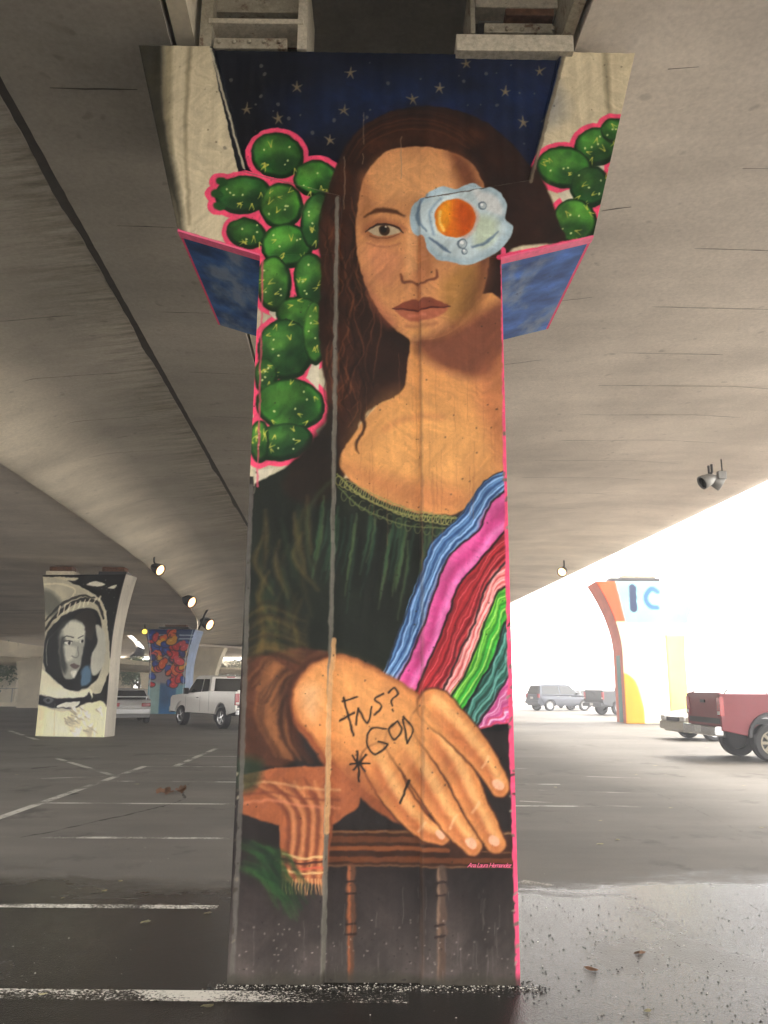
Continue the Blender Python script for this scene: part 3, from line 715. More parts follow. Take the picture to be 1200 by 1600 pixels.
    nb = vnoise(1500, 1500, 330, 60, 3, 77); jj, ii = np.mgrid[0:W.h, 0:W.w]; br = nb[(ii * .5 + jj * .82 + 40 * W.nz).astype(int) % 1500, (jj * .5 - ii * .82 + 700).astype(int) % 1500]; nb2 = nb[(jj * .6 - ii * .7 + 900).astype(int) % 1500, (ii * .6 + jj * .7).astype(int) % 1500]; br = np.where(W.nz > .5, br, nb2); W.C = W.C * (0.96 + 0.07 * W.nf)[..., None] * (1 + 0.20 * (br - .5))[..., None]
    return W

PW = paint_main()
pier = empty('mural_pillar', (0, WY, 0), math.atan(WK))
tag(pier, 'tall concrete pillar painted with a dark haired woman, a fried egg over one eye, cactus and a striped shawl', 'pillar')
XL, XR, ZS, ZT = -0.838, 0.768, 4.40, 6.015
rec_poly = np.array([wall_pt(*p) for p in [(326, 50), (381, 265), (530, 305)]] + [(-0.32, -0.5), (0.231, -0.5)] + [wall_pt(*p) for p in [(657, 309), (829, 281), (884, 50)]])
rec_poly[3] = (wall_pt(530, 305)[0], -0.5); rec_poly[4] = (wall_pt(657, 309)[0], -0.5)
def relief(X, Z):
    d = sdf_poly(rec_poly, X, Z)
    y = 0.035 * np.clip(-d / 0.014, 0, 1)
    return y + 0.0015 * np.sin(X * 60) * (np.sin(Z * 1.3) > 0)
nz_, nx_ = 900, 322
Xg, Zg = np.meshgrid(np.linspace(XL, XR, nx_), np.linspace(0, ZS, nz_))
cols = PW.sample(Xg.ravel(), Zg.ravel()).reshape(nz_, nx_, 3)
o = grid_mesh('painted_face', Xg, relief(Xg, Zg), Zg, cols, M['mural'], pier); tag(o, 'painted front of the shaft with grooves either side of a recessed strip')
nx2, nz2 = 680, 310
T = np.linspace(-1, 1, nx2)
def head_edge(t):
    x = t * 1.395
    zl = np.where(x < XL, ZS + (XL - x) / (1.395 + XL) * 0.172, np.where(x > XR, ZS + (x - XR) / (1.395 - XR) * 0.172, ZS))
    return x, zl
xb, zl = head_edge(T)
Sg = np.linspace(0, 1, nz2)[:, None]
Zh = zl[None] + (ZT - zl[None]) * Sg
hw = 1.395 + (1.762 - 1.395) * np.clip((Zh - 4.572) / (ZT - 4.572), 0, 1) ** 1.0
inner = np.clip((np.abs(xb)[None] - 0.0) / 1.395, 0, 1)
Xh = T[None] * hw
cols = PW.sample(Xh.ravel(), Zh.ravel()).reshape(nz2, nx2, 3)
o = grid_mesh('painted_head', Xh, relief(Xh, Zh), Zh, cols, M['mural'], pier); tag(o, 'flared head with starry recess, cactus and stained bare concrete wings')
# body behind the painted skin
DP = 1.42
bm = bmesh.new(); add_box(bm, ((XL + XR) / 2, DP / 2 + 0.03, ZS / 2), (XR - XL - 0.004, DP - 0.06, ZS))
from_bm('shaft', bm, M['pier'], pier)
bm = bmesh.new()
outl = [(XL, ZS), (-1.395, 4.572), (-1.762, ZT), (1.762, ZT), (1.395, 4.572), (XR, ZS)]
outl = [(x * 0.999, z + (0.002 if z < 5 else 0)) for x, z in outl]
add_prism(bm, outl, 0.06, DP)
from_bm('head', bm, M['pier'], pier)
# painted undersides of the wings: blue sky, pink rim
for sx in (-1, 1):
    xi = XL if sx < 0 else XR; n1, n2 = 110, 130
    a = np.linspace(0, 1, n1)[None]; b_ = np.linspace(0, 1, n2)[:, None]
    X = xi + (sx * 1.395 - xi) * a + 0 * b_; Z = ZS + 0.172 * a + 0 * b_ - 0.006; Y = 0.075 + (DP - 0.08) * b_ + 0 * a
    cl = vnoise(n2, n1, 3, 2.5, 5, 20 + sx); cl2 = vnoise(n2, n1, 10, 3, 4, 30 + sx)
    base = np.array([44, 84, 138.]) if sx < 0 else np.array([60, 98, 164.])
    c = base[None, None] * (0.55 + 0.9 * cl2[..., None])
    f = np.clip((cl - 0.52) * 5, 0, 1)[..., None] * 0.7; c = c * (1 - f) + np.array([150, 156, 164.]) * f
    rim = (a > 0.965) | (b_ < 0.0); c = np.where(rim[..., None], np.array([226, 72, 112.]), c)
    if sx > 0: X = X[:, ::-1]; Z = Z[:, ::-1]; c = c[:, ::-1]
    o = grid_mesh('wing_underside', X, Y, Z, c, M['mural'], pier, skirt=0)
    tag(o, 'blue sky with clouds and a pink rim painted under the ' + ('left' if sx < 0 else 'right') + ' wing')
    plate('pink_rim', [(xi, 0.0, ZS - 0.002), (sx * 1.395, 0.0, 4.570), (sx * 1.395, 0.075, 4.570), (xi, 0.075, ZS - 0.002)][::sx], M['pink'], pier, off=0.004)
# signature
tc = bpy.data.curves.new('signature', 'FONT'); tc.body = 'Ana Laura Hernandez'; tc.size = 0.034; tc.shear = 0.5; tc.extrude = 0.0008; tc.space_character = 0.82
to = bpy.data.objects.new('signature', tc); COL.objects.link(to)
dg = bpy.context.evaluated_depsgraph_get(); me = bpy.data.meshes.new_from_object(to.evaluated_get(dg)); bpy.data.objects.remove(to)
sx_, sz_ = wall_pt(730, 1355)
so_ = link_mesh('signature', me, M['pink'], pier, loc=(sx_, -0.003, sz_), rot=(R(90), 0, 0)); tag(so_, 'small pink cursive signature')

# bearings and the recess over the pillar
def front_box(name, x0, y0, x1, y1, yf, depth, mat, parent, bev=0.004):
    """box whose front spans two surveyed corners on the plane y = yf"""
    a = at_y(x0, y0, yf); b = at_y(x1, y1, yf); o_ = parent.location
    return box(name, ((a.x + b.x) / 2 - o_.x, yf + depth / 2 - o_.y, (a.z + b.z) / 2 - o_.z), (abs(b.x - a.x), depth, abs(a.z - b.z)), mat, parent, bev)
def bearing(left):
    e = empty('bridge_bearing', (-0.9 if left else 1.05, 4.95, 6.02))
    tag(e, 'rusty steel bearing with bolts, ' + ('left of the two over the painted pillar' if left else 'above the long pale block, right over the painted pillar'), 'bearing', 'bearings between pillar and deck')
    F = lambda *a_: front_box(*a_[:-1], a_[-1], e)
    if left:
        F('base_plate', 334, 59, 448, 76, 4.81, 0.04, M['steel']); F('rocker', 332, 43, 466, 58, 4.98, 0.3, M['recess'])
        F('rust_edge', 330, 38, 468, 43, 4.86, 0.2, M['rust']); bx = [342 + 23.5 * i for i in range(5)]; by = 66; yy = 4.805
        F('lintel', 326, 28, 474, 37, 4.79, 0.22, M['dirtyblock']); F('top_plate', 326, -40, 474, 20, 4.9, 0.1, M['steel'])
        F('jamb', 318, -40, 329, 78, 4.80, 0.5, M['steel']); F('jamb', 468, -40, 479, 76, 4.80, 0.5, M['dirtyblock'])
    else:
        F('bed_block', 713, 53, 897, 80, 4.745, 0.24, M['dirtyblock']); F('base_plate', 757, 36, 864, 51, 4.80, 0.04, M['steel'])
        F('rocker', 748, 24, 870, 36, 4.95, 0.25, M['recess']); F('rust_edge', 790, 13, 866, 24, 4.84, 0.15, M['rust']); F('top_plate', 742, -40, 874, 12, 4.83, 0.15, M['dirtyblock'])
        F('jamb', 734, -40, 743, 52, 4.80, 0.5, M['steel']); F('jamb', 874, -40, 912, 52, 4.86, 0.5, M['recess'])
        bx = [768 + 24 * i for i in range(5)]; by = 46; yy = 4.795
    for x in bx:
        p = at_y(x, by, yy); bm = bmesh.new(); add_lathe(bm, [(0.0, 0.01), (0.013, 0.0), (0.017, -0.014), (0.0, -0.022)], 8, 'Y', p - e.location)
        from_bm('bolt', bm, M['steel'], e)
bearing(True); bearing(False)

# ================================================================== bridge deck overhead
YAW = R(3.17)
def path(s_):
    off = 0.0
    return Vector((-math.sin(YAW) * s_ + off * math.cos(YAW), math.cos(YAW) * s_ + off * math.sin(YAW), 0))
def bend(s_, x):
    """the left side of the deck swings away to the left further on"""
    return 0.0022 * max(0, s_ - 14) ** 2 * min(1.0, max(0.0, (-x - 2.72) / 3.0))
def along(prof, s0, s1, step, bm, closed=True):
    lay = bm.verts.layers.float.get('lit_edge') or bm.verts.layers.float.new('lit_edge'); rings = []; n = max(1, int((s1 - s0) / step))
    for i in range(n + 1):
        s_ = s0 + (s1 - s0) * i / n; p = path(s_); q = path(s_ + .5) - path(s_ - .5); q.normalize()
        r_ = Vector((q.y, -q.x, 0))
        rings.append([bm.verts.new(p + r_ * (x - bend(s_, x)) + Vector((0, 0, z))) for x, z in prof])
        for v_, (x, z) in zip(rings[-1], prof): v_[lay] = min(1.0, max(0.0, (-x - 4.0) / 1.2))  # weight of the painted lit band towards the left edge
    m_ = len(prof)
    for i in range(n):
        for j in range(m_ if closed else m_ - 1):
            bm.faces.new((rings[i][j], rings[i][(j + 1) % m_], rings[i + 1][(j + 1) % m_], rings[i + 1][j]))
    if closed:
        bm.faces.new(rings[0]); bm.faces.new(rings[-1][::-1])
deck = empty('bridge_deck', (0, 0, 6.1)); tag(deck, 'wide concrete motorway deck passing overhead, its underside streaked and jointed', 'bridge')
def dpart(name, prof, s0, s1, mat, step=3.0, smooth=False, label=None):
    bm = bmesh.new(); along(prof, s0, s1, step, bm); o = from_bm(name, bm, mat, deck); o.matrix_parent_inverse = Matrix.Translation((0, 0, -6.1))
    if smooth:
        o.data.polygons.foreach_set('use_smooth', [True] * len(o.data.polygons)); o.data.set_sharp_from_angle(angle=R(28))
    if label: o['label'] = label
    return o
S0, S1 = -14, 110
def arc(cx, cz, rx, rz, a0, a1, n=9):
    return [(cx + rx * math.cos(R(a0 + (a1 - a0) * i / n)), cz + rz * math.sin(R(a0 + (a1 - a0) * i / n))) for i in range(n + 1)]
lipL = [(-2.72, 6.10), (-3.5, 6.0), (-4.1, 5.91), (-4.4, 5.85), (-4.7, 5.76), (-5.0, 5.64), (-5.3, 5.50), (-5.6, 5.35), (-5.75, 5.28), (-5.84, 5.27), (-5.88, 5.32), (-5.9, 7.2), (-2.72, 7.2)]
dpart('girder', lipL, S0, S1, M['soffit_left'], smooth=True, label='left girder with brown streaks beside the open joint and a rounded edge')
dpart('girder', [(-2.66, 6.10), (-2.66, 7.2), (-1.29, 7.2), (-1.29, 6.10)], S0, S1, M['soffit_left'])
dpart('girder', [(1.62, 6.10), (6.2, 6.33), (6.9, 6.365), (7.6, 6.37), (8.2, 6.36), (9.0, 6.33), (9.6, 6.30), (9.95, 6.36), (10.2, 6.52), (10.3, 6.8), (10.3, 7.3), (1.62, 7.3)], S0, S1, M['soffit'], smooth=True, label='right girder, brighter light put into its paler colour')
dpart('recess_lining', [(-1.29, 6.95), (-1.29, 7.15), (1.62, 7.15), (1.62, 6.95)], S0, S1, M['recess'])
dpart('deck_slab', [(-7.6, 7.2), (-7.6, 7.55), (11.0, 7.65), (11.0, 7.3), (1.62, 7.3), (1.62, 7.2)], S0, S1, M['soffit'])
# ledges in the recess: pale strip, dark gap, frames round the bearings
dpart('ledge', [(-1.255, 6.12), (-1.255, 6.6), (-1.12, 6.6), (-1.12, 6.12)], -2, 12, M['cream'], step=14)
dpart('ledge', [(1.50, 6.12), (1.50, 6.6), (1.58, 6.6), (1.58, 6.12)], -2, 12, M['steel'], step=14)
def zsoff(x):
    """underside height for a point measured across the deck"""
    pts = [(-5.75, 5.28), (-5.0, 5.64), (-4.4, 5.85), (-3.5, 6.0), (-2.72, 6.10), (1.62, 6.10), (6.2, 6.33), (9.6, 6.30)]
    for (a, za), (b, zb) in zip(pts, pts[1:]):
        if x <= b: return za + (zb - za) * max(0, (x - a)) / (b - a)
    return 6.3
def to_deck(px, py):
    z = 6.1
    for _ in range(6):
        p = at_z(px, py, z); a = p.x * math.cos(YAW) + p.y * math.sin(YAW); z = zsoff(a)
    return p
def strip(name, p, q, wd, mat, parent, drop=0.003):
    d = (q - p); d2 = Vector((-d.y, d.x, 0)).normalized() * wd / 2; bm = bmesh.new()
    n = max(1, int(d.length / 0.12)); top = []; bot = []
    for i in range(n + 1):
        c = p + d * (i / n); c.z = zsoff(c.x * math.cos(YAW) + c.y * math.sin(YAW)) - drop
        k = random.uniform(0.5, 1.2) * (0.5 if i in (0, n) else 1); j = d2.normalized() * random.uniform(-.004, .004)
        top.append(bm.verts.new(c + d2 * k + j)); bot.append(bm.verts.new(c - d2 * k + j))
    for i in range(n): bm.faces.new((top[i], top[i + 1], bot[i + 1], bot[i]))
    o = from_bm(name, bm, mat, parent); o.matrix_parent_inverse = Matrix.Translation((0, 0, -6.1)); return o
for a, b in (((0, 502), (118, 492)), ((35, 596), (185, 583)), ((105, 662), (235, 650)), ((140, 715), (258, 703)), ((180, 752), (282, 743)), ((210, 785), (310, 776)), ((235, 812), (340, 802)), ((262, 846), (372, 836)),
             ((78, 137), (215, 140)), ((183, 352), (273, 355)), ((248, 487), (328, 489)), ((293, 581), (386, 585)), ((325, 650), (394, 653)), ((352, 703), (392, 704)),
             ((1044, 107), (1092, 104)), ((940, 329), (986, 323)), ((1085, 388), (1200, 391)), ((1160, 263), (1200, 263)), ((877, 470), (925, 464)), ((1018, 479), (1200, 483)), ((785, 570), (846, 562)), ((975, 551), (1130, 554)),
             ((935, 602), (1200, 607)), ((905, 648), (1156, 652)), ((876, 688), (1120, 692)), ((835, 719), (1060, 724)), ((815, 746), (1010, 750)), ((805, 770), (950, 772)), ((800, 792), (900, 795))):
    strip('form_joint', to_deck(*a), to_deck(*b), 0.014, M['hair'], deck)
# black staining along the open joint, ragged
rnd = random.Random(5)
bm = bmesh.new(); prev = None; s_ = 1.0
while s_ < 60:
    wl = 0.004 + (0.03 * max(0, math.sin(s_ * 1.3 + math.sin(s_ * .7))) ** 4 + rnd.uniform(0, .010)); p = path(s_); r_ = Vector((math.cos(YAW), math.sin(YAW), 0))
    a = p + r_ * (-2.72 - wl); b = p + r_ * (-2.655 + rnd.uniform(0, .008)); a.z = 6.1 - 0.004; a.z = zsoff(-2.72 - wl) - .004; b.z = 6.096
    cur = (bm.verts.new(a), bm.verts.new(b))
    if prev: bm.faces.new((prev[0], prev[1], cur[1], cur[0]))
    prev = cur; s_ += 0.12
o = from_bm('joint_stain', bm, M['stain'], deck); o.matrix_parent_inverse = Matrix.Translation((0, 0, -6.1))

# brown run marks left of the joint: thin translucent wash on the concrete
def wash():
    mt, nt, b = mat_new('brown_runoff_wash')
    v = mapv(nt, (0.9, 7, 1), rot=(0, 0, 0)); n = ramp(nt, noise(nt, v, 1.0, 8, 0.8), [(0.42, 0.0), (0.66, 0.6)])
    a = N(nt, 'ShaderNodeAttribute'); a.attribute_name = 'fade'
    x = N(nt, 'ShaderNodeMath', operation='MULTIPLY'); nt.links.new(n, x.inputs[0]); nt.links.new(a.outputs['Fac'], x.inputs[1])
    nt.links.new(x.outputs[0], b.inputs['Alpha']); b.inputs['Base Color'].default_value = (0.14, 0.115, 0.06, 1); b.inputs['Roughness'].default_value = 0.9
    return mt
M['wash'] = wash()
def wash_strip(x0, x1, f0, f1, lab):
    bm = bmesh.new(); al = bm.verts.layers.float.new('fade'); prev = None
    for i in range(60):
        p = path(1 + i); r_ = Vector((math.cos(YAW), math.sin(YAW), 0)); cur = []
        for x, f_ in ((x0, f0), ((x0 + x1) / 2, (f0 + f1) / 2), (x1, f1)):
            q = p + r_ * x; q.z = zsoff(x) - 0.002; v = bm.verts.new(q); v[al] = f_; cur.append(v)
        if prev:
            for j in (0, 1): bm.faces.new((prev[j], prev[j + 1], cur[j + 1], cur[j]))
        prev = cur
    o = from_bm('runoff_stain', bm, M['wash'], deck); o.matrix_parent_inverse = Matrix.Translation((0, 0, -6.1)); o['label'] = lab
wash_strip(-2.74, -3.9, 1.0, 0.0, 'brown runoff streaks left of the joint')

# ================================================================== ground and markings
bm = bmesh.new(); v = [bm.verts.new(p) for p in ((-80, -30, 0), (15.5, -30, 0), (15.5, 40, 0), (19, 66, 0), (-80, 66, 0))]; bm.faces.new(v)
tag(from_bm('parking_lot_ground', bm, M['asphalt']), 'dark asphalt of the car park, wet in front, dry behind', kind='structure')
M['glare_ground'] = plain('glare_pale_ground', (0.62, 0.59, 0.54), 0.8, var=0.1, scale=0.4)  # glare put into the pale colour; also bounces light onto the soffit
bm = bmesh.new(); v = [bm.verts.new(p) for p in ((-900, -400, -0.03), (900, -400, -0.03), (900, 1200, -0.03), (-900, 1200, -0.03))]; bm.faces.new(v)
tag(from_bm('street_ground', bm, M['glare_ground']), 'street and open ground beyond the car park, glare put into its pale colour', kind='structure')
def mark(a, b, wd, mat, lab, z=0.004):
    a = Vector(a); b = Vector(b); d = (b - a); n_ = Vector((-d.y, d.x)).normalized() * wd / 2; bm = bmesh.new()
    k = max(1, int(d.length / 0.5)); L = []; Q = []
    for i in range(k + 1):
        c = a + d * i / k; L.append(bm.verts.new((c.x + n_.x, c.y + n_.y, z))); Q.append(bm.verts.new((c.x - n_.x, c.y - n_.y, z)))
    for i in range(k): bm.faces.new((L[i], Q[i], Q[i + 1], L[i + 1]))
    tag(from_bm('parking_line', bm, mat), lab, kind='structure')
G_ = lambda px, py: at_z(px, py).xy
mark((-5.0, 4.62), (0.15, 4.60), 0.15, M['bold'], 'broken white line passing under the foot of the painted pillar')
mark((-6.0, 6.30), (-1.20, 6.30), 0.10, M['bold'], 'white bay line on the wet asphalt left of the pillar')
mark((-7.0, 8.90), (-1.0, 8.98), 0.10, M['line'], 'white bay line')
mark((-4.6, 11.42), (3, 11.5), 0.10, M['line'], 'white bay line')
mark((-4.62, 13.95), (3, 14.0), 0.10, M['line'], 'white bay line')
mark((-4.7, 16.45), (3, 16.6), 0.10, M['line'], 'white bay line')
mark((-4.3, 18.8), (3, 18.9), 0.10, M['faint'], 'faded bay line')
mark((-7.2, 18.2), (3, 21.2), 0.10, M['faint'], 'faded bay line')
mark((-4.60, 7.5), (-4.72, 16.5), 0.13, M['line'], 'white line across the ends of the bays')
mark((-4.13, 16.6), (-4.25, 21.1), 0.13, M['line'], 'white line across the ends of the far bays')
mark((-9.0, 12.9), (-4.78, 14.7), 0.10, M['faint'], 'faded slanting line')
mark((-7.21, 18.18), (-4.72, 14.7), 0.12, M['line'], 'white slanting line making a corner')
mark(G_(15, 1142), G_(58, 1156), 0.16, M['line'], 'white line by the foot of the astronaut pillar')
for (x0, y0, x1, y1) in ((808, 1234, 1010, 1240), (812, 1252, 1090, 1266), (950, 1147, 1080, 1147), (800, 1210, 1000, 1216)):
    mark(G_(x0, y0), G_(x1, y1), 0.08, M['faint'], 'faded line on the right of the car park')
mark(G_(1060, 1152), G_(1130, 1162), 0.10, M['faint'], 'faded line beside the champagne car')
mark(G_(812, 1378), G_(860, 1386), 0.16, M['faint'], 'worn scrap of line right of the pillar')
# cracks
def crack(P, wd, lab):
    P = [Vector((*G_(*p), 0.003)) for p in P]; Q = []
    for a, b in zip(P, P[1:]):
        n = max(2, int((b - a).length / 0.08))
        for i in range(n): Q.append(a.lerp(b, i / n) + Vector((random.uniform(-.02, .02), random.uniform(-.035, .035), 0)))
    bm = bmesh.new(); pr = None
    for i, c in enumerate(Q):
        w_ = wd * random.uniform(.3, 1.2) * math.sin(math.pi * (i + .5) / len(Q)) ** .4
        cur = (bm.verts.new(c + Vector((0, w_, 0))), bm.verts.new(c - Vector((0, w_, 0))))
        if pr: bm.faces.new((pr[0], pr[1], cur[1], cur[0]))
        pr = cur
    tag(from_bm('asphalt_crack', bm, M['stain']), lab, kind='structure')
crack([(30, 1309), (90, 1298), (140, 1286), (205, 1272), (262, 1258), (290, 1248), (284, 1234), (300, 1222)], 0.09, 'tar filled crack wandering across the bays')
crack([(48, 1201), (95, 1197)], 0.16, 'short dark crack'); crack([(100, 1242), (132, 1240)], 0.12, 'short dark crack')
crack([(960, 1214), (1080, 1262), (1200, 1320)], 0.02, 'thin crack at the right')

# debris
def leaf_mesh(sz):
    bm = bmesh.new(); n = 7; top = []; c = bm.verts.new((0, 0, 0.012 * sz / .04))
    out = [(math.cos(t) * sz * (1 + .25 * math.cos(3 * t)), math.sin(t) * sz * .6 * (1 + .2 * math.sin(5 * t)), 0.004 + 0.006 * math.sin(2 * t) ** 2) for t in [i * 2 * math.pi / 10 for i in range(10)]]
    vs = [bm.verts.new(p) for p in out]
    for i in range(10): bm.faces.new((c, vs[i], vs[(i + 1) % 10]))
    bmesh.ops.solidify(bm, geom=bm.faces[:], thickness=0.002)
    me = bpy.data.meshes.new('leaf'); bm.to_mesh(me); bm.free(); return me
lm = leaf_mesh(0.035); lm.materials.append(M['leafpale']); lb = leaf_mesh(0.05); lb.materials.append(M['leafbrown'])
SPOTS = [(163, 1393, 0), (228, 1442, 0), (188, 1378, 0), (28, 1269, 0), (140, 1173, 0), (258, 1187, 0), (296, 1182, 0), (275, 1195, 0), (214, 1226, 0), (26, 1211, 0), (98, 1404, 0), (325, 1428, 0),
         (938, 1320, 0), (965, 1313, 0), (1048, 1263, 0), (1040, 1211, 0), (1162, 1228, 0), (1190, 1294, 0), (938, 1283, 0), (868, 1231, 0), (985, 1192, 0), (1024, 1197, 0), (994, 1211, 0), (902, 1150, 0), (1104, 1169, 0),
         (66, 1555, 0), (325, 1574, 0), (924, 1516, 1), (1000, 1490, 1), (1012, 1581, 0)]
for px, py, kd in SPOTS:
    p = at_z(px, py); o = bpy.data.objects.new('leaf', lb if kd else lm); COL.objects.link(o); sc = random.uniform(.4, .95) * (1 + p.y * 0.04)
    o.location = (p.x, p.y, 0.002); o.rotation_euler = (0, 0, random.uniform(0, 6.28)); o.scale = (sc,) * 3
    if kd: tag(o, 'brown dead leaf on the wet asphalt at right, ' + ('the nearer and left one' if px < 960 else 'the farther and right one'), 'leaf', 'brown leaves on the wet asphalt')
    else: tag(o, 'small pale dry leaf lying on the asphalt', 'leaf', 'small pale leaves scattered over the car park')
p = at_z(268, 1240); e = empty('leaf_pile', (p.x, p.y, 0)); tag(e, 'clump of brown dead leaves beside the crack in the bays at left', 'leaves')
for i in range(7):
    o = bpy.data.objects.new('leaf', lb); COL.objects.link(o); o.parent = e; o.location = (random.uniform(-.16, .2), random.uniform(-.1, .1), .01 + .008 * i); o.rotation_euler = (random.uniform(-.5, .5), random.uniform(-.5, .5), random.uniform(0, 6)); o.scale = (2,) * 3
def scatter(name, n, fn, szr, mat, lab):
    V = []; F = []
    for i in range(n):
        x, y = fn(); s_ = random.uniform(*szr) * random.choice((.6, 1, 1.4)); t = random.uniform(0, 6.28); b0 = len(V)
        for a in (0, 2.1, 4.2): V.append((x + s_ * math.cos(t + a) * random.uniform(.6, 1.2), y + s_ * math.sin(t + a) * random.uniform(.6, 1.2), .001))
        V.append((x, y, s_ * random.uniform(.3, .7))); F += [(b0, b0 + 1, b0 + 3), (b0 + 1, b0 + 2, b0 + 3), (b0 + 2, b0, b0 + 3)]
    me = bpy.data.meshes.new(name); me.from_pydata(V, [], F); tag(link_mesh(name, me, mat), lab, kind='stuff')
def fr_right():
    while True:
        p = at_z(random.uniform(815, 1260), random.uniform(1400, 1640) if random.random() < .8 else random.uniform(1380, 1480))
        return p.x, p.y
scatter('wet_debris', 1900, fr_right, (0.002, 0.0065), M['chips'], 'dark wet bits of leaf and grit over the wet asphalt at right')
def fr_all():
    p = at_z(random.uniform(-40, 1240), random.uniform(1180, 1640)); return p.x, p.y
scatter('pale_grit', 230, fr_all, (0.002, 0.006), M['palechips'], 'pale specks of grit scattered over the asphalt')
def fr_left():
    p = at_z(random.gauss(60, 60), random.gauss(1490, 30)); return p.x, p.y
scatter('pale_grit', 50, fr_left, (0.002, 0.006), M['palechips'], 'pale specks on the dark wet asphalt at left')
def foot():
    return random.uniform(XL - .06, XR + .08), WY + random.gauss(-0.035, 0.03)
scatter('foot_rubble', 600, foot, (0.002, 0.008), M['palechips'], 'pale crumbled mortar along the foot of the painted pillar')
scatter('foot_rubble', 700, lambda: (random.uniform(XL - .1, XR + .15), WY + random.gauss(-0.05, 0.05)), (0.003, 0.010), M['chips'], 'black grit along the foot of the painted pillar')

# ================================================================== other pillars
def curved_pier(name, label, loc, rz, h, w0, wt, d0, dt, zf, paint=None, mat='pier', front_label=None, res=(150, 60)):
    e = empty(name, loc, rz); tag(e, label, 'pillar')
    def sec(z):
        t = max(0, (z - zf) / (h - zf)); f = t ** 1.8
        return (w0 + (wt - w0) * f) / 2, d0 + (dt - d0) * f
    bm = bmesh.new(); rings = []
    for i in range(25):
        z = h * i / 24; a, d = sec(z); y0 = 0.02 if paint else 0.0; c = 0.06
        yb = (d0 + d) / 2; yf = y0
        rings.append([bm.verts.new(q) for q in ((-a + .004, yf, z), (a - .004, yf, z), (a, yf + c, z), (a, yb - c, z), (a - c, yb, z), (-a + c, yb, z), (-a, yb - c, z), (-a, yf + c, z))])
    for r0, r1 in zip(rings, rings[1:]):
        for j in range(8): bm.faces.new((r0[j], r0[(j + 1) % 8], r1[(j + 1) % 8], r1[j]))
    bm.faces.new(rings[0][::-1]); bm.faces.new(rings[-1])
    o = from_bm('shaft', bm, M[mat], e)
    if paint:
        W = paint(h, w0, wt); nz, nx = res
        T_, Z = np.meshgrid(np.linspace(-1, 1, nx), np.linspace(0, h, nz)); tt = np.clip((Z - zf) / (h - zf), 0, 1) ** 1.8
        X = T_ * (w0 + (wt - w0) * tt) / 2
        c = W.sample(X.ravel(), Z.ravel()).reshape(nz, nx, 3)
        o = grid_mesh('painted_face', X, X * 0 - 0.01, Z, c, M['mural'], e, skirt=0.05)
        if front_label: o['label'] = front_label
    return e, sec

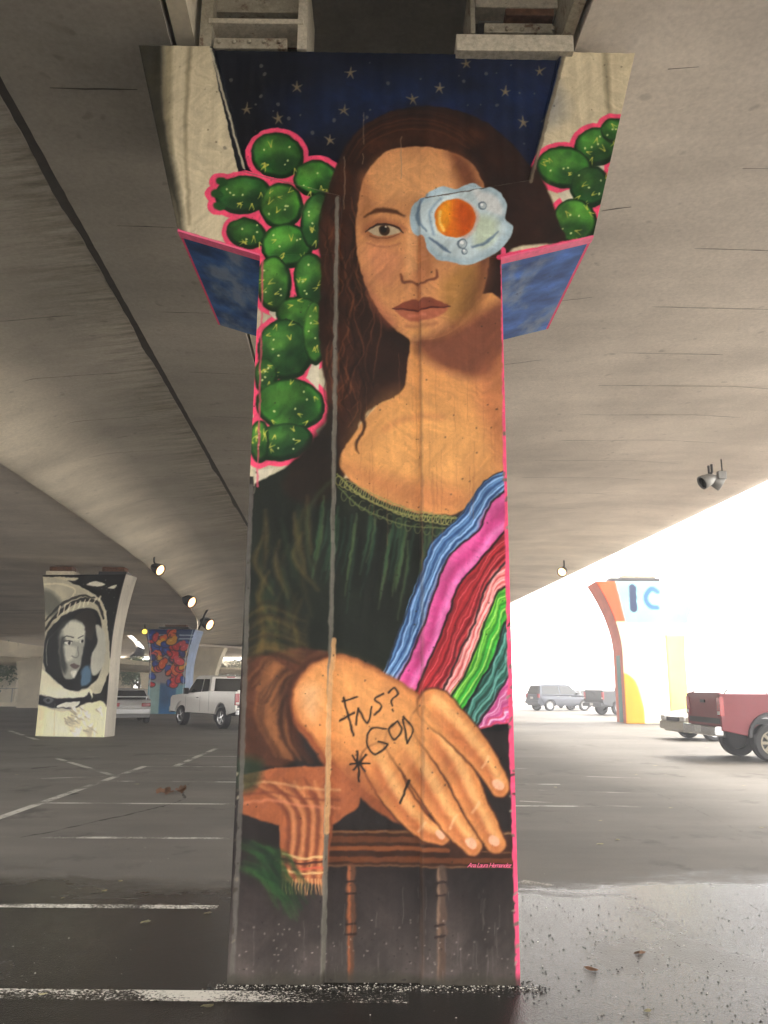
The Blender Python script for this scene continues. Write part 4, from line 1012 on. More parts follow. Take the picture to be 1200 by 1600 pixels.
# astronaut pillar ---------------------------------------------------
AY = 25.3; AX = -9.64; ARZ = -math.atan2(0.35, 2.24)
def ast_pt(px, py):
    d = ray(px, py); n_ = Vector((math.sin(-ARZ) * -1, -math.cos(ARZ), 0)); n_ = Vector((math.sin(ARZ), -math.cos(ARZ), 0))
    o_ = Vector((AX, AY, 0)); t = (o_ - Vector((0, 0, CAM_H))).dot(n_) / d.dot(n_); p = Vector((0, 0, CAM_H)) + d * t
    q = p - o_; return (q.x * math.cos(ARZ) + q.y * math.sin(ARZ), p.z)
def paint_ast(h, w0, wt):
    W = Wall(-1.7, 1.7, -.1, h + .1, 0.018, ast_pt, 0.0205, (28, 28, 28)); s, k = W.shape, W.stroke
    for _ in range(60): W.oval((random.uniform(120, 200), random.uniform(905, 1000)), .6, .6, (150, 150, 150))
    s([(136, 912), (150, 908), (164, 913), (148, 916)], (200, 198, 190)); s([(168, 918), (182, 914), (178, 920)], (190, 188, 180)); s([(60, 902), (120, 903), (110, 908), (62, 906)], (190, 184, 168))
    # helmet shell
    s([(54, 912), (90, 905), (125, 916), (150, 930), (164, 950), (169, 985), (172, 1040), (158, 1080), (140, 1090), (140, 1155), (50, 1155), (60, 1000)], (176, 172, 158), var=.15)
    s([(62, 922), (82, 926), (98, 945), (86, 962), (70, 958)], (104, 104, 98), feather=8); k([(60, 914), (90, 912), (118, 922), (104, 944)], 3, (206, 200, 184), .8)
    k([(66, 990), (88, 962), (120, 940), (150, 940), (162, 966)], [3, 5, 6, 5, 3], (24, 24, 24), .9); k([(64, 978), (90, 950), (122, 932), (150, 934)], [2, 4, 4, 2], (30, 30, 30), .8)
    for i in range(9): k([(90 + i * 8, 962 - i * 3), (94 + i * 8, 948 - i * 2)], 2.4, (216, 210, 194), .8, smooth=False)
    # visor opening
    s([(70, 1000), (84, 976), (110, 956), (140, 950), (156, 962), (160, 1000), (158, 1048), (140, 1072), (112, 1080), (90, 1066), (70, 1042)], (34, 36, 38), feather=2)
    s([(112, 972), (136, 952), (150, 964), (148, 990), (140, 1000)], (58, 54, 52), feather=3)
    s([(150, 976), (164, 990), (164, 1030), (156, 1050), (144, 1054), (142, 1028), (152, 1004)], (172, 172, 166), feather=3)
    k([(74, 1040), (74, 1004), (92, 982)], 1.5, (150, 150, 146), .8); s([(128, 1046), (140, 1040), (142, 1064), (128, 1072)], (88, 112, 136), feather=4)
    # plain face, three quarter turned, soft grey
    s([(96, 974), (112, 968), (128, 972), (133, 992), (132, 1012), (128, 1030), (122, 1050), (112, 1062), (98, 1054), (92, 1020), (90, 990)], (150, 151, 146), feather=3)
    s([(102, 974), (128, 974), (131, 998), (104, 1000)], (196, 196, 188), feather=4, alpha=.8); s([(94, 1000), (102, 1000), (104, 1050), (94, 1040)], (70, 72, 72), feather=6)
    s([(110, 1050), (120, 1048), (116, 1060)], (206, 206, 200), feather=3); s([(100, 1008), (118, 1012), (117, 1026), (104, 1034)], (186, 186, 180), feather=5)
    k([(97, 999), (105, 993), (115, 997)], 1.6, (60, 60, 58)); k([(123, 997), (131, 994)], 1.4, (60, 60, 58)); W.oval((107, 1004), 5.4, 3.0, (222, 222, 216), feather=1); W.oval((108, 1004), 2.3, 2.7, (30, 30, 30)); k([(101, 1003), (107, 1000.5), (113, 1003)], 1.3, (24, 24, 24)); W.oval((128, 1003), 3.4, 2.4, (200, 200, 196), feather=1); W.oval((129, 1003), 1.9, 2.2, (30, 30, 30))
    k([(121, 1012), (124, 1023), (119, 1028), (112, 1026)], 1.5, (90, 90, 88), .7); s([(109, 1040), (116, 1037), (124, 1040), (117, 1045)], (96, 84, 84), feather=1)
    s([(86, 975), (100, 966), (112, 966), (96, 986), (92, 1020), (96, 1060), (80, 1050), (76, 1000)], (48, 50, 52), feather=4, alpha=.8)
    # collar ring and suit
    s([(60, 1048), (70, 1048), (92, 1070), (120, 1082), (140, 1076), (144, 1090), (120, 1100), (60, 1090)], (206, 202, 184), feather=2)
    s([(58, 1086), (90, 1090), (130, 1090), (140, 1082), (140, 1098), (110, 1108), (58, 1100)], (34, 36, 44), feather=2); W.oval((76, 1094), 8, 5, (90, 92, 98)); W.oval((76, 1094), 3, 2, (20, 20, 24)); s([(94, 1100), (124, 1096), (118, 1104), (92, 1106)], (190, 190, 184))
    s([(50, 1104), (100, 1112), (140, 1098), (164, 1100), (170, 1160), (50, 1160)], (218, 208, 178), feather=2, var=.14)
    for i in range(22):
        x = random.uniform(100, 150); y = random.uniform(1104, 1144); s([(x, y), (x + random.uniform(6, 16), y + random.uniform(-8, 4)), (x + random.uniform(4, 14), y + random.uniform(8, 18))], random.choice([(176, 170, 152), (240, 232, 210), (200, 194, 172), (236, 228, 204)]), alpha=.9, feather=2, smooth=False)
        k([(x, y), (x + 8, y + random.uniform(2, 9))], [2, .6], (124, 120, 112), .7, feather=1.5)
    k([(86, 1100), (84, 1150)], 1, (150, 144, 126), .6)
    W.C = np.clip((W.C - 30) * 1.42 + 12, 4, 255) * np.array([1.0, .99, .95])
    return W
e, sec = curved_pier('mural_pillar', 'pillar painted in black and white with an astronaut in a helmet, left of the white truck', (AX, AY, 0), ARZ, 5.02, 2.26, 2.86, 0.75, 1.0, 2.6, paint_ast, 'pier', 'black and white astronaut painting', (300, 150))
for nm, x, w_ in (('bearing', -0.8, 0.9), ('bearing', 0.9, 0.9)):
    b = empty('bridge_bearing', (AX + x, AY + .3, 5.02)); tag(b, 'dark bearing on top of the astronaut pillar, the ' + ('left one, painted pale' if x < 0 else 'right one'), 'bearing', 'bearings on the astronaut pillar')
    box('base_plate', (0, 0, .06), (w_, .5, .12), M['cream' if x < 0 else 'black'], b, .01); box('top_plate', (0, 0, .2), (w_ * .8, .4, .14), M['rust'], b, .01)

# blob mural pillar ---------------------------------------------------
def paint_blob(h, w0, wt):
    W = Wall(-1.6, 1.6, -.1, h + .1, 0.025, lambda x, y: (x, y), 1.0, (112, 172, 186)); W.wob = 0.02; rs = random.Random(3)
    s, k = W.shape, W.stroke
    s([(-.9, 0), (-.35, 0), (-.35, 1.7), (-.9, 1.7)], (150, 180, 176), smooth=False, feather=.1, var=.3); s([(-.35, 0), (.55, 0), (.55, 1.5), (-.35, 1.7)], (46, 104, 156), smooth=False, feather=.06, var=.5)
    s([(-1.6, h - .9), (1.6, h - .9), (1.6, h + .2), (-1.6, h + .2)], (24, 60, 112), smooth=False, feather=.04)
    for z in (h - .32, h - .52, h - .86): k([(-1.5, z), (1.5, z)], .06, (206, 222, 232), .9, feather=.02, smooth=False)
    s([(-1.2, 1.9), (1.2, 1.7), (1.3, 3.5), (-1.3, 3.7)], (180, 120, 110), feather=.2, alpha=.6)
    cs = [(206, 40, 40), (206, 40, 40), (34, 70, 160), (226, 160, 40), (214, 80, 90), (30, 50, 120), (226, 96, 40)]
    for i in range(86):
        z = 1.55 + (h - 1.75) * rs.random() ** .9; x = rs.uniform(-1, 1) * (.9 + .35 * max(0, z - 3.4)); c = rs.choice(cs if z > 2 else cs[:3]); r_ = rs.uniform(.1, .2); a = rs.uniform(0, 180)
        W.oval((x, z), r_ * 1.5 + .04, r_ + .04, (20, 20, 34), rot=a, feather=.02); W.oval((x, z), r_ * 1.5, r_, c, rot=a, feather=.03, var=.2)
        W.oval((x + r_ * .9 * math.cos(a), z + r_ * .9), r_ * .8, r_ * .7, c, rot=a, feather=.03)
        W.oval((x - r_ * .3, z + r_ * .2), r_ * .4, r_ * .16, tuple(min(255, q + 70) for q in c), rot=a, feather=.04, alpha=.8)
    k([(.92, 0), (.96, 3.0), (1.3, h)], .05, (210, 224, 230), .9, feather=.02, smooth=False); k([(-.92, 0), (-.96, 3.0), (-1.3, h)], .05, (210, 224, 230), .9, feather=.02, smooth=False)
    return W
bp_ = at_z(256, 1116)
BX = -12.0
M['bluewall'] = plain('deep_blue_wall_paint', (0.16, 0.24, 0.40), .6, var=.3, scale=2)
e, _ = curved_pier('mural_pillar', 'pillar painted pale blue with red, blue and yellow rounded shapes, behind the white truck', (-12.0, 45, 0), R(-2), 4.62, 2.05, 2.82, 1.7, 2.2, 2.2, paint_blob, 'bluewall', 'tangle of red, blue and yellow rounded shapes on blue', (190, 90))
b = empty('bridge_bearing', (-11.9, 45.6, 4.62)); tag(b, 'dark bearing on top of the pillar painted with coloured shapes', 'bearing'); box('base_plate', (0, 0, .12), (1.7, .6, .10), M['black'], b, .01); box('top_plate', (0.1, 0, .24), (1.2, .5, .12), M['rust'], b, .01)

# orange and yellow pillar, right -----------------------------------
OX, OY = 12.62, 37.4
def paint_or(h, w0, wt):
    W = Wall(-2.8, 2.8, -.1, h + .1, 0.03, lambda x, y: (x, y), 1.0, (244, 226, 190)); W.wob = .02; s, k = W.shape, W.stroke  # pale base, middle and head carry washed-out glare in their colour
    s([(-1.6, 0), (-.6, 0), (-.7, 1.1), (-1.0, 2.0), (-1.6, 2.1)], (240, 168, 40), feather=.05); s([(-.6, 0), (.6, 0), (.6, 4), (-.6, 4)], (246, 238, 224), smooth=False, feather=.05)
    s([(.62, 0), (1.7, 0), (1.7, 4), (.62, 4)], (244, 226, 130), smooth=False, feather=.05); k([(.6, 0), (.6, 4)], .05, (120, 80, 30), .9, smooth=False, feather=.02)
    s([(-2.8, h - 2), (-2.1, h - 2), (-1.7, h + .1), (-2.8, h + .1)], (150, 120, 160), smooth=False, feather=.04); s([(-2.3, h - 1.9), (-1.1, h - 1.9), (-1.5, h + .1), (-2.5, h + .1)], (232, 92, 48), smooth=False, feather=.04)
    s([(-1.2, h - 2), (2.8, h - 2), (2.8, h + .1), (-1.6, h + .1)], (140, 200, 206), smooth=False, feather=.04)
    k([(-.8, h - .3), (-.8, h - 1.3)], .34, (36, 50, 84), 1, smooth=False, feather=.03)
    k([(.35, h - .5), (.1, h - .35), (-.15, h - .6), (-.2, h - .9), (0, h - 1.2), (.3, h - 1.25)], .22, (60, 110, 150), 1, feather=.03)
    return W
M['orangewall'] = plain('orange_wall_paint', (0.62, 0.14, 0.08), .6, var=.2, scale=2)
e, _ = curved_pier('mural_pillar', 'orange and yellow painted pillar with glare painted into its pale middle, between the parked cars', (OX, OY, 0), R(-3), 6.55, 2.86, 5.0, 1.9, 2.4, 3.2, paint_or, 'orangewall', 'orange and yellow colour fields, glare painted into the pale ones', (140, 70))
plate('side_band', [(-1.436, .55, .02), (-1.436, 1.25, .02), (-1.436, 1.25, 3.1), (-1.436, .55, 3.1)][::-1], plain('teal_paint', (.10, .25, .24), .6), e, off=.006)
b = empty('bridge_bearing', (OX - .6, OY + .5, 6.55)); tag(b, 'dark bearing on top of the orange and yellow pillar', 'bearing'); box('base_plate', (0, 0, .1), (2.4, .6, .16), M['black'], b, .01); box('top_plate', (.2, 0, .24), (1.6, .5, .12), M['steel'], b, .01)

# plain piers further off
def plain_pier(px, py, d, w0, wt, h, lab, rz=0):
    p = at_z(px, py); s_ = d / p.y
    e, _ = curved_pier('concrete_pillar', lab, (p.x * s_, d, 0), rz, h, w0, wt, 1.3, 1.6, h * .35, None, 'cream'); return e
plain_pier(45, 1106, 54, 1.7, 2.6, 3.35, 'plain cream pillar left of the astronaut pillar with a pinkish front')
plain_pier(312, 1110, 62, 1.9, 3.3, 4.4, 'plain cream pillar behind the white truck, tapering downwards')
plain_pier(232, 1095, 78, 1.6, 2.2, 2.9, 'distant cream pillar between the silver car and the blue painted pillar')
plain_pier(6, 1100, 66, 1.6, 2.4, 3.3, 'distant cream pillar by the green bush at the left edge')
plain_pier(190, 1095, 88, 1.6, 2.2, 2.9, 'distant cream pillar above the silver car roof')

# ================================================================== other decks
def slab(name, outer, hole, z, th, mat, parent, skirtmat=None):
    loops = [[Vector((p[0], p[1], 0)) for p in outer]] + ([[Vector((p[0], p[1], 0)) for p in hole]] if hole else [])
    tris = tessellate_polygon(loops); P = [q for L in loops for q in L]; bm = bmesh.new()
    lo = [bm.verts.new((q.x, q.y, z)) for q in P]; hi = [bm.verts.new((q.x, q.y, z + th)) for q in P]
    for t in tris:
        try: bm.faces.new([lo[i] for i in t]); bm.faces.new([hi[i] for i in t][::-1])
        except ValueError: pass
    o_ = 0
    for L in loops:
        n = len(L)
        for i in range(n): bm.faces.new((lo[o_ + i], lo[o_ + (i + 1) % n], hi[o_ + (i + 1) % n], hi[o_ + i]))
        o_ += n
    return from_bm(name, bm, mat, parent)
D2 = empty('bridge_deck', (-14, 30, 0)); tag(D2, 'lower side deck carried by the astronaut pillar, with a curved opening to the sky', 'bridge')
Z2 = 5.34
def p2(px, py, z=Z2):
    p = at_z(px, py, z); return (p.x + 14, p.y - 30)
edge = []
for s_ in (6, 14, 22, 30, 38, 46, 54, 62, 70, 78):
    p = path(s_) + Vector((math.cos(YAW), math.sin(YAW), 0)) * (-5.93 - bend(s_, -5.93)); edge.append((p.x + 14, p.y - 30))
slot = [p2(*q) for q in ((198, 993), (206, 993), (216, 1001), (224, 1010), (227, 1018), (224, 1026), (214, 1034), (196, 1042), (172, 1048), (160, 1048), (160, 1034), (176, 1031), (196, 1027), (210, 1020), (214, 1012), (208, 1002))]
outer = edge + [(14 - 2, 112 - 30), (-30, 112 - 30), p2(60, 1040), p2(-10, 1030), (-32, 0), (-32, -24)]
slab('deck_slab', outer, slot, Z2, 0.2, M['soffit'], D2)
bm = bmesh.new(); add_box(bm, (p2(30, 954)[0], p2(30, 954)[1], Z2 - .002), (9, .05, .01)); from_bm('form_joint', bm, M['hair'], D2)
# crossing ramp further on
RP = empty('bridge_ramp', (-20, 60, 0)); tag(RP, 'cream curved ramp crossing behind the painted pillars', 'bridge')
pts = smooth_open([(-40, 36), (-30, 50), (-23, 58), (-15, 68), (0, 80), (20, 92)], 5); bm = bmesh.new(); rings = []
for i, (x, y) in enumerate(pts):
    d = pts[min(i + 1, len(pts) - 1)] - pts[max(0, i - 1)]; d /= np.linalg.norm(d); n_ = np.array([-d[1], d[0]]); u__ = i / len(pts); zz = 3.45 - .95 * min(1, u__ / .55); tk = 1.9 - 1.4 * min(1, max(0, u__ - .15) / .35)
    rings.append([bm.verts.new((x + n_[0] * o_ + 20, y + n_[1] * o_ - 60, zz + h_)) for o_, h_ in ((-2.2, .35), (-1.3, .03), (0, 0), (4, 0), (5, .35), (5, tk), (-2.2, tk))])
for a, b in zip(rings, rings[1:]):
    for j in range(7): bm.faces.new((a[j], a[(j + 1) % 7], b[(j + 1) % 7], b[j]))
from_bm('ramp_girder', bm, M['cream'], RP)
RB = empty('bridge_ramp', (10, 120, 0)); tag(RB, 'far ramp low on the horizon behind the white truck', 'bridge')
bm = bmesh.new(); add_box(bm, (-40, 0, 4.2), (90, 8, 1.6)); from_bm('ramp_girder', bm, M['cream'], RB)
for i in range(7): box('ramp_pier', (-76 + i * 9, 0, 1.7), (1.2, 1.6, 3.4), M['pier'], RB)

# low kerb wall and rail at left
kb = empty('guard_rail', (-30, 57, 0)); tag(kb, 'thin steel railing on a low pale kerb at the far left', 'railing')
box('kerb_wall', (0, 0, .14), (44, .3, .28), M['cream'], kb)
for i in range(18): box('post', (-20 + i * 2.4, 0, .75), (.06, .06, 1.0), M['galv'], kb)
for z in (1.22,): box('rail', (0, 0, z), (43, .05, .05), M['galv'], kb)

# trees beyond
def tree(x, y, h, wd, lab, seed):
    rs = random.Random(seed); e = empty('tree', (x, y, 0)); tag(e, lab, 'tree')
    bm = bmesh.new(); add_tube(bm, [(0, 0, -.1), (.1, 0, h * .3), (0, .1, h * .6)], [.22, .16, .08], 7)
    for i in range(5):
        a = rs.uniform(0, 6.28); add_tube(bm, [(0.05, 0, h * .3), (math.cos(a) * wd * .3, math.sin(a) * wd * .3, h * .6)], [.09, .03], 5)
    from_bm('trunk', bm, M['bark'], e)
    V = []; F = []
    for c in range(26):
        a = rs.uniform(0, 6.28); q = rs.random() ** .5 * wd * .5; cx, cy, cz = q * math.cos(a), q * math.sin(a), h * (.35 + .6 * rs.random()); rr = wd * rs.uniform(.12, .22)
        for _ in range(130):
            u_ = Vector((rs.gauss(0, 1), rs.gauss(0, 1), rs.gauss(0, 1))).normalized() * rr * rs.random() ** .3; s_ = rs.uniform(.07, .16)
            a1 = Vector((rs.uniform(-1, 1), rs.uniform(-1, 1), rs.uniform(-1, 1))).normalized() * s_; a2 = a1.orthogonal().normalized() * s_ * .6; p = Vector((cx, cy, cz)) + u_; b0 = len(V)
            V += [tuple(p + a1), tuple(p + a2), tuple(p - a1), tuple(p - a2)]; F.append((b0, b0 + 1, b0 + 2, b0 + 3))
    me = bpy.data.meshes.new('crown'); me.from_pydata(V, [], F); link_mesh('crown', me, M['leafgreen'], e)
tree(-32.5, 66, 4.6, 5.5, 'green tree at the left edge of the photo beyond the railing', 1)
tree(-39, 74, 6, 6, 'green tree just off the left edge, furthest left', 2)
tree(-26.5, 88, 4.2, 4.5, 'small green tree between the cream pillars at left', 3)
tree(-20, 100, 4.4, 6, 'green tree seen past the silver car', 4)
# ================================================================== floodlights, conduit
def flood(loc, aim, lit, lab, mat='lamp_on', size=1.0, power=30, group=None, body='black'):
    e = empty('floodlight', loc); tag(e, lab, 'floodlight', group)
    d = (Vector(aim) - Vector(loc)).normalized(); rot = d.to_track_quat('Z', 'Y').to_matrix(); s_ = size
    bm = bmesh.new()
    prof = [(.13, .16), (.15, .15), (.12, -.05), (.06, -.16), (0.0, -.17), (0, -.15), (.05, -.14), (.11, -.04), (.13, .13)]
    add_lathe(bm, [(r_ * s_, h_ * s_) for r_, h_ in prof], 14, 'Z'); bmesh.ops.transform(bm, matrix=rot.to_4x4(), verts=bm.verts)
    from_bm('housing', bm, M[body], e, smooth=True)
    bm = bmesh.new(); add_lathe(bm, [(0, .12 * s_), (.122 * s_, .12 * s_), (.122 * s_, .105 * s_), (0, .10 * s_)], 14, 'Z'); bmesh.ops.transform(bm, matrix=rot.to_4x4(), verts=bm.verts)
    from_bm('lens', bm, M[mat] if lit else M['glass'], e)
    bm = bmesh.new(); add_tube(bm, [(0, 0, 0), (-d.x * .12 * s_, -d.y * .12 * s_, .18 * s_), (-d.x * .12 * s_, -d.y * .12 * s_, .34 * s_)], .025 * s_, 6); from_bm('bracket', bm, M['black'], e)
    if lit and power:
        L = bpy.data.lights.new('flood_lamp', 'SPOT'); L.energy = power; L.color = (1, .66, .38); L.spot_size = R(120); L.spot_blend = .6; L.shadow_soft_size = .1
        lo = bpy.data.objects.new('flood_lamp', L); COL.objects.link(lo); lo.parent = e; lo.location = d * .22 * s_; lo.rotation_euler = (-d).to_track_quat('Z', 'Y').to_euler()
GL = 'floodlights along the left edge of the deck'
for (px, py, dd, lab) in ((245, 888, 24.0, 'lit floodlight nearest the camera on the left deck edge, above the silver car'), (294, 938, 34, 'second lit floodlight along the left deck edge, middle of three'), (322, 973, 45, 'farthest lit floodlight on the left deck edge, above the white truck')):
    p = at_y(px, py, dd); flood(p, p + Vector((4.5, -2.6, -2.2)), True, lab, size=1.25 * dd / 24, power=2.5, group=GL)
p = at_y(226, 986, 44.5); flood(p, p + Vector((1, -3, -1)), True, 'small yellow light at the top left corner of the pillar with coloured shapes', 'lamp_yellow', 1.1, 0)
p = at_y(880, 892, 29); flood(p, p + Vector((-3, -5, -2.4)), True, 'lit floodlight right of the painted pillar under the right deck edge', size=1.2, power=4)
p = at_y(1106, 750, 15.0); flood(p, p + Vector((-2, -.3, -1)), False, 'unlit grey floodlight under the right deck edge, left of the pair', size=.95, body='galv')
p = at_y(1117, 752, 15.2); flood(p, p + Vector((2, -.3, -1.2)), False, 'unlit grey floodlight under the right deck edge, right of the pair', size=.95, body='galv')
cd = [at_y(387, 938, 44), at_y(340, 944, 42), at_y(327, 948, 42), at_y(320, 960, 42), at_y(311, 982, 43)]
bm = bmesh.new(); add_tube(bm, cd, .05, 6); tag(from_bm('conduit', bm, M['black']), 'dark bent conduit pipe running along the underside towards a far floodlight', 'pipe')

e = empty('junction_box', at_y(1128, 752, 15.1)); tag(e, 'small grey junction box beside the pair of unlit floodlights at right', 'junction box')
box('box_body', (0, 0, .12), (.16, .12, .16), M['galv'], e, .01); box('cable', (0.02, 0, .3), (.02, .02, .3), M['black'], e)
# ================================================================== vehicles
def arch(cx, r_, z0, n=9):
    """outline points over a wheel, rear to front"""
    a0 = math.asin(min(.95, z0 / r_)) if False else 0
    return [(cx - r_ * math.cos(math.pi * i / n), z0 + r_ * math.sin(math.pi * i / n)) for i in range(n + 1)]
def wheel(parent, x, y, r_, wd, spokes=6, rimmat='rim'):
    sy = 1 if y > 0 else -1
    e = empty('wheel', (x, y, r_)); e.parent = parent
    bm = bmesh.new(); h = wd / 2
    add_lathe(bm, [(r_ * .62, -h * .8), (r_ * .92, -h), (r_, -h * .7), (r_, h * .7), (r_ * .92, h), (r_ * .62, h * .8), (r_ * .6, 0)], 28, 'Y')
    from_bm('tyre', bm, M['rubber'], e)
    bm = bmesh.new(); add_lathe(bm, [(r_ * .56, sy * h * .80), (r_ * .64, sy * h * .86), (r_ * .64, sy * h * .3), (r_ * .56, sy * h * .3)], 24, 'Y')
    for i in range(spokes):
        t = 2 * math.pi * i / spokes; ro_ = Matrix.Rotation(t, 3, 'Y'); c = ro_ @ Vector((r_ * .33, sy * h * .66, 0)); add_box(bm, c, (r_ * .52, h * .22, r_ * .15), ro_)
    add_lathe(bm, [(0, sy * h * .82), (r_ * .17, sy * h * .78), (r_ * .17, sy * h * .5), (0, sy * h * .5)], 12, 'Y'); from_bm('rim', bm, M[rimmat], e)
    bm = bmesh.new(); add_lathe(bm, [(0, sy * h * .3), (r_ * .6, sy * h * .32), (r_ * .6, sy * h * .2), (0, sy * h * .2)], 16, 'Y'); from_bm('brake_disc', bm, M['black'], e)
def side_windows(e, wins, hw, tum):
    for P in wins:
        for sy in (1, -1):
            q = [Vector((x, sy * hw * tum(x, z), z)) for x, z in P]; q = q if sy < 0 else q[::-1]
            plate('side_window', q, M['glass'], e, .007)
def cross_plate(name, e, a, b, ha, hb, mat, off=.008):
    """panel across the car between profile points a and b with half-widths"""
    q = [Vector((a[0], ha, a[1])), Vector((a[0], -ha, a[1])), Vector((b[0], -hb, b[1])), Vector((b[0], hb, b[1]))]
    n = (q[1] - q[0]).cross(q[2] - q[0])
    mid = Vector((0, 0, .9)); c = (q[0] + q[2]) / 2
    if n.dot(c - mid) < 0: q = q[::-1]
    return plate(name, q, mat, e, off)
def pickup(name, label, loc, heading, paint, L=5.6, Wd=1.96, Hc=1.92, bed=1.28, r_=.39, lift=.06, rimmat='rim', flare=False, rails=False, group='parked cars', tailpaint=None, bumper='chrome'):
    e = empty(name, loc, heading); tag(e, label, 'truck', group)
    hw = Wd / 2; xr = -L / 2; xf = L / 2; wr, wf = xr + 1.12, xf - .95; z0 = .46 + lift; ar = r_ * 1.16; sp = M[paint]
    low = [(xr, z0 + .12)] + [(wr - ar - .02, z0)] + arch(wr, ar, z0 - .02) + [(wr + ar + .02, z0)] + [(wf - ar - .02, z0)] + arch(wf, ar, z0 - .02) + [(wf + ar + .03, z0), (xf, z0 + .02)]
    cabr, cabf = xr + 2.1, xf - 1.35
    # sides as full panels, bonnet and floor between them
    bm = bmesh.new()
    side = low + [(xf, 1.0 + lift), (xf - .15, 1.1 + lift), (cabf, 1.2 + lift), (cabr, bed + lift), (xr, bed + lift)]
    for sy in (1, -1): add_prism(bm, side, sy * (hw - .09), sy * hw)
    from_bm('body_side', bm, sp, e, bevel=.025)
    bm = bmesh.new(); add_prism(bm, [(cabf - .1, z0 + .1), (xf + .04, z0 + .1), (xf + .04, .98 + lift), (xf - .12, 1.1 + lift), (cabf - .1, 1.22 + lift)], -(hw - .09), hw - .09); from_bm('bonnet', bm, sp, e, bevel=.03)
    box('bed_floor', ((xr + cabr) / 2, 0, .78 + lift), (cabr - xr, Wd - .2, .12), M['black'], e)
    box('underbody', (0, 0, z0 + .02), (L - .5, Wd * .55, .16), M['black'], e)
    box('tailgate', (xr + .045, 0, (bed + z0) / 2 + lift / 2 + .09), (.07, Wd - .2, bed - z0 - .02), M[tailpaint or paint], e, .015)
    box('tailgate_handle', (xr, 0, bed + lift - .17), (.03, .26, .07), M['black'], e, .008)
    # cab
    tum = lambda x, z: 1 - .17 * max(0, z - 1.15 - lift) / .75
    bz = 1.16 + lift; T_ = Hc
    cab = [(cabr, z0 + .1), (cabf, z0 + .1), (cabf, bz), (cabf - .62, T_ - .05), (cabf - .85, T_), (cabr + .35, T_), (cabr + .13, T_ - .05), (cabr, bz + .05)]
    bm = bmesh.new(); add_prism(bm, cab, -(hw - .02), hw - .02, tum); from_bm('cab', bm, sp, e, bevel=.035)
    midx = cabr + .75
    side_windows(e, [[(cabr + .16, bz + .08), (midx - .08, bz + .08), (midx - .08, T_ - .14), (cabr + .28, T_ - .14)], [(midx + .04, bz + .05), (cabf - .12, bz + .05), (cabf - .66, T_ - .14), (midx + .04, T_ - .14)]], hw - .02, tum)
    cross_plate('rear_window', e, (cabr + .008, bz + .12), (cabr + .108, T_ - .12), (hw - .2) * .97, (hw - .22) * .88, M['glass'])
    cross_plate('windscreen', e, (cabf - .05, bz + .07), (cabf - .57, T_ - .09), (hw - .1) * .97, (hw - .12) * .88, M['glass'])
    box('brake_light', (cabr + .14, 0, T_ - .06), (.05, .34, .04), M['redlamp'], e)
    for sy in (1, -1):
        box('tail_light', (xr + .03, sy * (hw - .075), bed + lift - .28), (.10, .16, .42), M['redlamp'], e, .015)
        box('reversing_light', (xr - .005, sy * (hw - .075), bed + lift - .42), (.06, .12, .08), M['clearlamp'], e, .01)
        box('headlight', (xf + .03, sy * (hw - .24), .86 + lift), (.10, .36, .2), M['clearlamp'], e, .03)
        m_ = box('mirror', (cabf - .35, sy * (hw + .14), bz + .13), (.12, .2, .24), M['black'], e, .03)
        for dx in (midx + .14, midx - .62 if False else midx + .14): pass
        box('door_handle', (midx + .2, sy * (hw + .002), bz - .12), (.16, .03, .035), M['black'], e, .008)
        box('door_seam', (midx - .02, sy * (hw - .001), (bz + z0) / 2), (.014, .006, bz - z0 - .1), M['black'], e)
        box('door_seam', (cabf - .06, sy * (hw - .001), (bz + z0) / 2), (.014, .006, bz - z0 - .1), M['black'], e)
        box('bed_seam', (cabr - .01, sy * (hw - .001), (bed + z0) / 2 + .05), (.016, .006, bed - z0 - .1), M['black'], e)
        for x in (wr, wf):
            wheel(e, x, sy * (hw - .14), r_, .27, 5 if rimmat == 'rim' else 8, rimmat)
            if flare:
                bm = bmesh.new(); O = arch(x, ar + .07, z0 - .02, 12); I = arch(x, ar - .005, z0 - .02, 12); a = []; b = []
                for (ox, oz), (ix, iz) in zip(O, I):
                    a.append([bm.verts.new((ox, sy * (hw - .01), oz)), bm.verts.new((ox, sy * (hw + .05), oz - .01)), bm.verts.new((ix, sy * (hw + .06), iz)), bm.verts.new((ix, sy * (hw - .05), iz))])
                for p_, q_ in zip(a, a[1:]):
                    for j in range(4): bm.faces.new((p_[j], p_[(j + 1) % 4], q_[(j + 1) % 4], q_[j]))
                from_bm('fender_flare', bm, M['black'], e)
        if rails:
            bm = bmesh.new(); zt = bed + lift
            add_tube(bm, [(xr + .12, sy * (hw - .05), zt), (xr + .2, sy * (hw - .05), zt + .09), (xr + .9, sy * (hw - .05), zt + .1), (cabr - .2, sy * (hw - .05), zt + .1), (cabr - .1, sy * (hw - .05), zt)], .018, 6); from_bm('bed_rail', bm, M['chrome'], e)
    box('rear_bumper', (xr - .06, 0, z0 + .1), (.2, Wd - .06, .22), M[bumper], e, .03)
    box('number_plate', (xr - .165, 0, z0 + .12), (.012, .32, .15), M['clearlamp'], e, .003)
    box('front_bumper', (xf + .1, 0, z0 + .08), (.2, Wd - .06, .24), M[bumper], e, .04)
    box('grille', (xf + .05, 0, .84 + lift), (.06, Wd * .5, .26), M['black'], e, .01)
    return e
